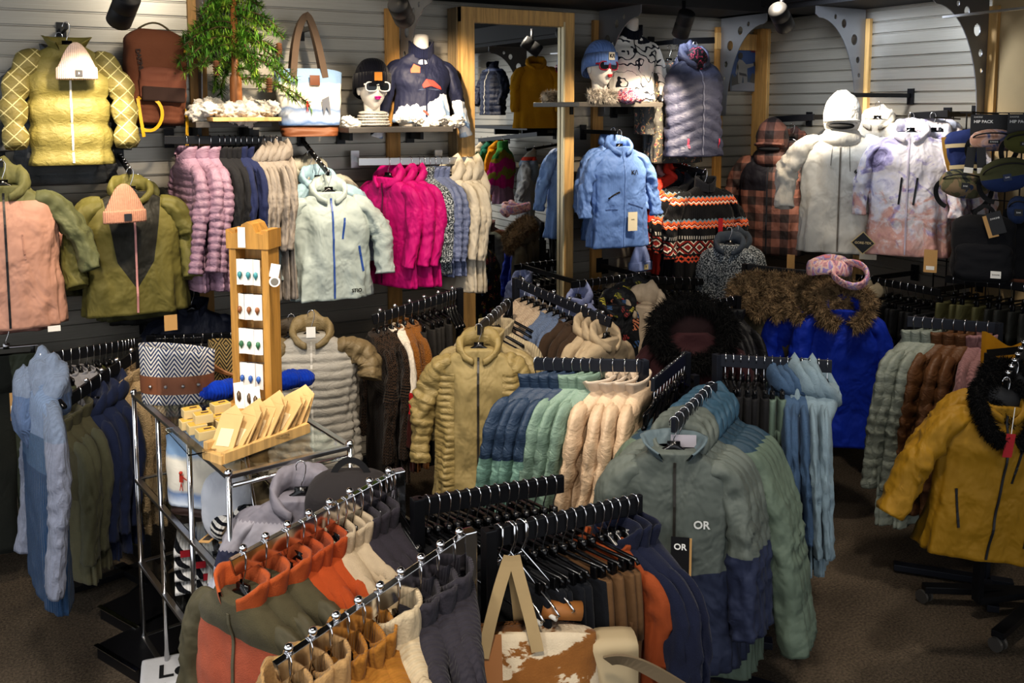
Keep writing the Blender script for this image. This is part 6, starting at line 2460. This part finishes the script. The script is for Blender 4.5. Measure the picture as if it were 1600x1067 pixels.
bk2 = thing('woven_bag', 'brown and black zigzag woven bag with leather laces behind the blue one', 'bag', (p.x, p.y, 1.1), R(-30))
m = MB()
m.loft([[Vector(((.12) * math.cos(a), .05 * math.sin(a), .18 * q - .01 * math.cos(a) * q)) for a in [2 * PI * j / 36 for j in range(36)]] for q in [i / 12 for i in range(13)]], True, True, False, flip=True)
build(m, 'woven_body', pattern('basket_inner'), bk2, True)
for k in range(3):
    build(MB().tube([bez([(-.1, -.055, .09 + .012 * k), (-.02, -.08, .05), (.06, -.08, .05), (.14, -.05, .07 - .01 * k)], i / 12) for i in range(13)], .006, 6), 'leather_lace', plain('lace_leather', '#8a5c33', .5), bk2, True)

# acrylic riser
p = on_z(286, 628, 1.1)
g = G('clear_acrylic')
AC = g.out((.96, .98, 1), .03, **{'Transmission Weight': 1.0, 'IOR': 1.15})
m = MB().box((0, 0, .14), (.17, .003, .27))
o = build(m, 'acrylic_sheet', AC, None, loc=(p.x - .02, p.y - .075, 1.101), rot=(0, 0, R(-20)))
tag(o, 'clear acrylic sheet standing in front of the woven bag', 'acrylic sheet')
o = build(MB().box((0, 0, .03), (.34, .3, .004)), 'acrylic_tray', AC, None, loc=(*on_z(355, 688, 1.1).xy, 1.1), rot=(0, 0, R(5)))
tag(o, 'clear acrylic tray under the soap boxes', 'tray')

# blue beanies
for i, (px, py, lab) in enumerate(((345, 622, 'royal blue beanie folded beside the soap boxes'), (452, 606, 'royal blue beanie behind the wooden card stand'))):
    m = MB()
    m.ball((0, 0, .035), (.085, .05, .038), 30, 16, lambda d: 1 + .05 * math.sin(d.x * 30) + .18 * noise.noise((d.x * 2 + i, d.y * 2, d.z * 2)))
    m.ball((.06, 0, .03), (.05, .056, .036), 24, 12, lambda d: 1 + .05 * math.sin(math.atan2(d.z, d.y) * 14))
    put('knit_beanie', lab, 'beanie', m, cloth('#10379c', 'knit'), px, py, 1.1, R(8), True)

# soap boxes
rnd = random.Random(4)
spots = [(296, 668, 0), (308, 675, 0), (322, 684, 0), (300, 664, 1), (318, 672, 1), (340, 662, 0), (352, 668, 0), (364, 676, 0), (345, 655, 1), (338, 650, 0)]
for i, (px, py, lv) in enumerate(spots):
    p = on_z(px, py, 1.135)
    o = thing('soap_box', f"{nth(i)} small cream and yellow soap box counted from the left on the tray", 'box', (p.x, p.y, 1.135 + .031 * lv), R(rnd.uniform(0, 14)), 'soap boxes on the tray')
    build(MB().box((0, 0, .015), (.062, .048, .03), None, .002), 'carton', plain('soap_cream', '#c9b383', .6), o)
    build(MB().box((0, 0, .031), (.054, .04, .0015)), 'paper_label', plain('soap_label', ['#c8a24a', '#8d3b3a', '#c4a866'][i % 3], .6), o)
    build(MB().box((.006, 0, .0322), (.025, .012, .001)), 'printed_motif', plain('soap_motif', '#4a3226', .6), o)

# wooden card stand
p = on_z(404, 648, 1.1)
cs = thing('card_stand', 'tall oak card stand with rows of earring cards', 'card stand', (p.x, p.y, 1.1), R(-42))
PINE = wood('pine', '#b98a45')
for x in (-.065, .065):
    build(MB().box((x, 0, .36), (.028, .085, .70), None, .003), 'upright', PINE, cs)
hd = MB()
pts = [(-.085, .64), (-.085, .71), (-.06, .695), (-.035, .70), (-.02, .73), (.0, .74), (.02, .73), (.035, .70), (.06, .695), (.085, .71), (.085, .64)]
hd.loft([[Vector((x, y, z)) for x, z in pts] for y in (-.05, .05)], True, True, True)
build(hd, 'crown', PINE, cs)
build(MB().box((0, -.05, .03), (.2, .22, .05), None, .004), 'tray', PINE, cs)
build(MB().box((0, .03, .34), (.11, .006, .6)), 'back_panel', WOODL, cs)
for r_ in range(4):
    build(MB().tube([(-.06, -.03, .60 - .13 * r_), (.06, -.03, .60 - .13 * r_)], .002, 6), 'wire', CHROME, cs)
rnd = random.Random(2)
TEAL = ['#4a8f95', '#8a5a3a', '#3f6f4f', '#3a62a8']
for r_ in range(4):
    for c_ in range(3):
        lp = Vector((-.04 + .036 * c_, -.036 - .004 * c_, .60 - .13 * r_))
        wp = Matrix.Translation(cs.location) @ Matrix.Rotation(R(-42), 4, 'Z') @ lp
        o = thing('earring_card', f"{['left', 'middle', 'right'][c_]} white earring card in the {nth(r_)} row of the oak card stand", 'earring card', wp, R(-42 + rnd.uniform(-20, 20)), 'earring cards on the oak stand')
        build(MB().box((0, 0, -.048), (.034, .0015, .096)), 'card', PAPER, o)
        build(MB().lathe((0, 0, 0), [(.001, 0), (.007, -.004), (.009, -.014), (.001, -.03)], 8), 'earring', plain('bead_' + TEAL[r_], TEAL[r_], .3), o, True, loc=(0, -.006, -.045))
for k, (px, py) in enumerate(((376, 636), (392, 640), (402, 644))):
    q = on_z(px, py, 1.16)
    o = thing('earring_card', f"{['leftmost', 'middle', 'rightmost'][k]} white earring card leaning in the oak stand tray", 'earring card', (q.x, q.y, 1.15), 0, 'cards leaning in the tray', (R(-18), R(-10), R(-30)))
    build(MB().box((0, 0, .05), (.036, .0015, .1)), 'card', PAPER, o)
    build(MB().lathe((0, -.004, .05), [(.001, .02), (.008, .01), (.008, -.01), (.001, -.02)], 8), 'earring', plain('bead_bronze', '#5a4a38', .35, .5), o, True)
c_ = card(cs, .03, .075, (-.02, -.053, .72), PAPER, 'price_card')
q = cs.matrix_basis @ Vector((.085, -.055, .6))
o = build(MB().lathe((0, 0, 0), [(.0, -.002), (.02, -.002), (.02, .002), (.0, .002)], 18), 'round_tag', PAPER, None, loc=on_z(409, 420, 1.1 + .62) if False else cs.location + Vector((.05, -.09, .52)), rot=(PI / 2, 0, R(-20)))
tag(o, 'round white hang tag on the right upright of the card stand', 'tag')
build(MB().lathe((0, 0, .0022), [(.012, 0), (.014, .0005), (.012, .001)], 18), 'ring_mark', plain('grey_ink', '#77736a', .6), o)
o = build(MB().box((0, 0, 0), (.035, .0015, .05)), 'swing_tag', PAPER, None, loc=cs.location + Vector((.052, -.088, .56)), rot=(0, R(12), R(-20)))
tag(o, 'white paper swing tag above the round tag on the card stand', 'tag')

# wooden tray of seed packets
a, b = on_z(348, 716, 1.12), on_z(480, 668, 1.12)
ty = thing('packet_rack', 'notched wooden rack holding kraft paper packets', 'rack', (a.x, a.y, 1.1), math.atan2(b.y - a.y, b.x - a.x))
Lr = (b - a).length
build(MB().box((Lr / 2, .0, .02), (Lr, .022, .036), None, .002), 'front_bar', WOODL, ty)
build(MB().box((Lr / 2, .09, .03), (Lr, .022, .05), None, .002), 'back_bar', WOODL, ty)
for x in (.0, Lr):
    build(MB().box((x, .045, .015), (.02, .1, .03), None, .002), 'end_bar', WOODL, ty)
u = (b - a).normalized()
ang = math.atan2(u.y, u.x)
for k in range(11):
    t = .05 + .088 * k
    p = a.lerp(b, t) + Vector((-u.y, u.x, 0)) * .04
    o = thing('paper_packet', f"{nth(k)} kraft paper packet from the left in the notched wooden rack", 'paper packet', (p.x, p.y, 1.115), 0, 'kraft packets in the wooden rack', (R(rnd.uniform(-6, 6)), R(38 + rnd.uniform(-5, 7)), ang + R(rnd.uniform(2, 26))))
    m = MB().box((0, 0, .07), (.006, .085, .14), None, .002)
    m.poly([(-.0032, -.04, .14), (-.0032, .04, .14), (-.0032, .0, .175)])
    build(m, 'envelope', plain('kraft_paper', '#c2a06c', .75, noise_amt=.15), o)
    build(MB().box((-.004, .0, .06), (.001, .05, .06)), 'window', plain('kraft_light', '#d8c39a', .7), o)

# lower shelves: ski-scene tote, pillow, headbands, tags, sweaters
p = on_z(282, 660, 1.08)
t2 = thing('tote_bag', 'ski scene tote bag on the middle shelf of the glass unit', 'tote bag', SM @ Vector((.12, .60, 1.03)), R(-40))
build(tote_mb(.3, .26, .26, .1), 'canvas', pattern('snowscene'), t2, True)
build(tote_mb(.265, .24, .05, .1), 'leather_base', plain('dark_leather', '#3b2a25', .5), t2, True, loc=(0, 0, -.245))
skier(t2, -.05, -.074, -.19, 1.2)
m = MB()
m.ball((0, 0, .12), (.09, .04, .125), 24, 16, lambda d: 1 + .12 * (abs(d.x) * abs(d.z)) * 2)
o = build(m, 'white_cushion', cloth('#b9bcc4', TW), None, True, loc=SM @ Vector((.1, .30, .745)), rot=(0, 0, R(-30)))
tag(o, 'plain white cushion beside the ski scene tote on the glass unit', 'cushion')
for k in range(6):
    lp = SM @ Vector((.1 + .035 * (k % 3), .30 - .06 * k, .80 + .02 * (k % 2)))
    m = MB()
    rows = []
    for i in range(25):
        a_ = 2 * PI * i / 24
        cc = Vector((0, .05 * math.cos(a_), .05 * math.sin(a_)))
        rad = Vector((0, math.cos(a_), math.sin(a_)))
        rows.append([cc + rad * (.012 * math.cos(b_)) + Vector((.03 * math.sin(b_), 0, 0)) for b_ in [2 * PI * q / 10 for q in range(10)]])
    m.loft(rows, True)
    o = build(m, 'knit_headband', pattern('stripes'), None, True, loc=lp, rot=(0, R(20), R(-60 + 8 * k)))
    tag(o, f"{nth(k)} rolled black and white knit headband from the back of the glass shelf", 'headband', 'rolled headbands on the glass unit')
for k in range(7):
    lp = SM @ Vector((.07 + .05 * (k % 3), .36 - .05 * k, .748 + .006 * k))
    o = build(MB().box((0, 0, 0), (.05, .12, .002)), 'kraft_tag', plain('kraft_card', '#b9935f', .7), None, loc=lp, rot=(R(6), R(-8), R(-50 + 11 * k)))
    tag(o, f"{nth(k)} kraft tag from the back, fanned on the glass shelf", 'tag', 'kraft tags of the headbands')
    build(MB().box((0, -.03, .0015), (.03, .03, .001)), 'printed_mark', plain('tag_print', '#3a3128', .7), o)


def folded(label, lp, rz, mat, n, w=.26, d=.2, h=.035, group=None, edge=None):
    for k in range(n):
        m = MB()
        rows = []
        for i in range(15):
            x = -w / 2 + w * i / 14
            row = []
            for j in range(14):
                b_ = 2 * PI * j / 14
                row.append(Vector((x, d / 2 * math.copysign(abs(math.cos(b_)) ** .6, math.cos(b_)), h / 2 + h / 2 * math.copysign(abs(math.sin(b_)) ** .8, math.sin(b_)) + .004 * noise.noise((x * 12, b_ * 2, k * 5)))))
            rows.append(row)
        m.loft(rows, True, True, True)
        o = build(m, 'folded_sweater', mat, None, True, loc=lp + Vector((0, 0, k * h * 1.02)), rot=(0, 0, rz))
        tag(o, label.format(['bottom', 'second', 'third', 'top'][k] if n > 2 else ['bottom', 'top'][k]), 'folded sweater', group)
        if edge:
            build(MB().box((-.04 * (k - 1), -d / 2 - .002, h / 2), (.05, .006, h * .5)), 'red_motif', edge, o)


folded('{} folded white and black sweater with red marks on the third shelf', SM @ Vector((.18, .72, .39)), R(-14), pattern('nordic'), 4, .26, .24, .05, 'folded white sweaters', plain('red_wool', '#a61c2a', .8))
folded('{} folded black and cream sweater on the third shelf near the front', SM @ Vector((.19, .38, .39)), R(-14), pattern('stripes'), 4, .26, .2, .05, 'folded dark sweaters')
o = put('printed_cloth', 'white cloth with black script on the bottom shelf of the glass unit', 'cloth', MB().box((0, 0, .02), (.24, .2, .06), None, .018), cloth('#b4b4b6', TW), 272, 1062, .06, R(-10), True)
text(o, 'Le', .12, (.0, -.02, .052), BLACK_INK, rot=(0, 0, 0), bold=.002)
text(o, 'Le', .09, (.0, -.103, .02), BLACK_INK, bold=.002)

# grey tree-line hoodie and dark pack seen through the stand
p = on_z(452, 738, 1.13)
s = face_style(2, L=.62, D=.09, W=.2, neck='hood')
o = jacket(s, 'grey jacket with a dark tree-line print beside the glass unit', 'jacket', on_z(470, 722, 1.12), R(-25), pattern('treeline'), pattern('treeline'))
hanger('black hanger in the grey tree-line jacket', on_z(470, 722, 1.12), R(-25))
p = on_z(548, 738, 1.1)
bp = thing('backpack', 'charcoal backpack hanging behind the near chrome rack', 'backpack', p, R(-30))
build(pack_mb(.28, .4, .2, 3), 'main_bag', cloth('#2b2829', TW), bp, True)
build(ribbon([(-.06, 0, -.02), (-.04, 0, .06), (.04, 0, .06), (.06, 0, -.02)], .02), 'handle', plain('black_webbing', '#141417', .8), bp, True)
# black wooden foot plates of the left racks
for i, (px, py) in enumerate(((215, 985), (215, 1050))):
    q = on_z(px, py, .0)
    o = build(MB().box((.12, 0, .03), (.5, .3, .06), None, .004), 'rack_plinth', plain('plinth_black', '#101013', .35), None, loc=(q.x + .05, q.y + .1, 0), rot=(0, 0, R(25)))
    tag(o, ['black rack plinth on the carpet behind the glass unit', 'black rack plinth on the carpet left of the glass unit'][i], 'plinth')
    build(MB().box((-.135, 0, .062), (.02, .3, .004)), 'metal_edge', CHROME, o)

# ------------------------------------------------------------------ cowhide bag and chrome trouser hangers on the near arm
p = on_z(800, 872, 1.175)
cb = thing('cowhide_bag', 'brown and white cowhide tote with canvas straps in the foreground', 'bag', p, R(-24))
cb.scale = (1.25, 1.1, .92)
CW = pattern('cowhide')


def hide_pt(c0, s0, q, k=1.0):
    return Vector(((.165 + .012 * q) * k * math.copysign(abs(c0) ** .6, c0), (.025 + .065 * min(1, q * 2)) * k * math.copysign(abs(s0) ** .8, s0), -.19 - .28 * q - .025 * c0 ** 2 * (1 - q)))


m = MB()
m.loft([[hide_pt(math.cos(t), math.sin(t), i / 16) for t in [2 * PI * j / 40 for j in range(40)]] for i in range(17)], True, True, True, flip=True)
build(m, 'hide_body', CW, cb, True)
m = MB()
m.loft([[hide_pt(math.cos(t), math.sin(t), i / 14, 1.015) for t in [R(270 + x) for x in (-22, -18, -14, -10, -6, -2)]] for i in range(15)], False)
build(m, 'leather_strip', plain('strip_leather', '#8a5a2a', .6), cb, True)
CAN = plain('canvas_strap', '#9a8561', .85, noise_amt=.2)
build(ribbon([(-.06, -.05, -.235), (-.045, -.03, -.15), (-.02, 0, -.05), (-.004, 0, .006)], .024, .002), 'strap', CAN, cb, True)
build(ribbon([(.045, -.05, -.225), (.035, -.03, -.15), (.012, 0, -.05), (.004, 0, .006)], .024, .002), 'strap', CAN, cb, True)
build(ribbon([(.02, .04, -.2), (.015, .02, -.12), (.005, .01, -.04), (0, 0, .005)], .028, .002), 'strap', CAN, cb, True)
build(MB().tube([(-.23, .0, -.27), (-.10, .0, -.21)], .022, 12), 'rolled_flap', plain('cream_roll', '#a08f74', .8), cb, True)
build(MB().tube([(-.16, .03, -.2), (-.1, .03, -.18)], .022, 12), 'rolled_flap', plain('strip_leather', '#8a5a2a', .6), cb, True)
build(MB().tube([(.06, .03, -.165), (.14, .03, -.175)], .024, 12), 'rolled_flap', plain('strip_leather', '#8a5a2a', .6), cb, True)
build(MB().box((-.19, .0, -.37), (.08, .06, .22), None, .02), 'side_pocket', plain('canvas_side', '#8f7c55', .85), cb, True)
build(MB().box((.20, .01, -.35), (.1, .08, .24), None, .028), 'side_pocket', plain('cream_side', '#a8987a', .85), cb, True)
build(ribbon([(.18, -.05, -.26), (.22, -.07, -.23), (.27, -.08, -.28), (.34, -.09, -.34)], .034, .003, (0, 1, .3)), 'zip_tail', plain('olive_zip_tape', '#6d5f4a', .7), cb, True)
build(MB().loft([[Vector((.325, y, -.32)), Vector((.36, y, -.315)), Vector((.352, y, -.37))] for y in (-.098, -.09)], True, True, True), 'leather_tab', plain('orange_leather', '#9a5c33', .5), cb)
P, Q = on_z(764, 826, 1.2), on_z(1002, 772, 1.2)
for k in range(3):
    p = P.lerp(Q, .06 + .07 * k)
    root = thing('trouser_hanger', f"{['first', 'second', 'third'][k]} open-ended chrome trouser hanger at the front of the near black arm", 'hanger', p, R(-82 + 4 * k), 'chrome trouser hangers')
    m = MB().tube([(-.018, 0, -.035), (-.016, 0, .0), (0, 0, .006), (.016, 0, .0), (.016, 0, -.04), (.0, 0, -.075), (.16, 0, -.155), (.18, 0, -.17), (.165, 0, -.182), (-.10, 0, -.182), (-.11, 0, -.172), (0, 0, -.08)], .0032, 8)
    build(m, 'wire', CHROME, root, True)
    build(MB().tube([(.11, 0, -.182), (.17, 0, -.182)], .006, 8), 'rubber_sleeve', plain('white_rubber', '#b9b6ae', .5), root, True)
bpy.context.view_layer.update()
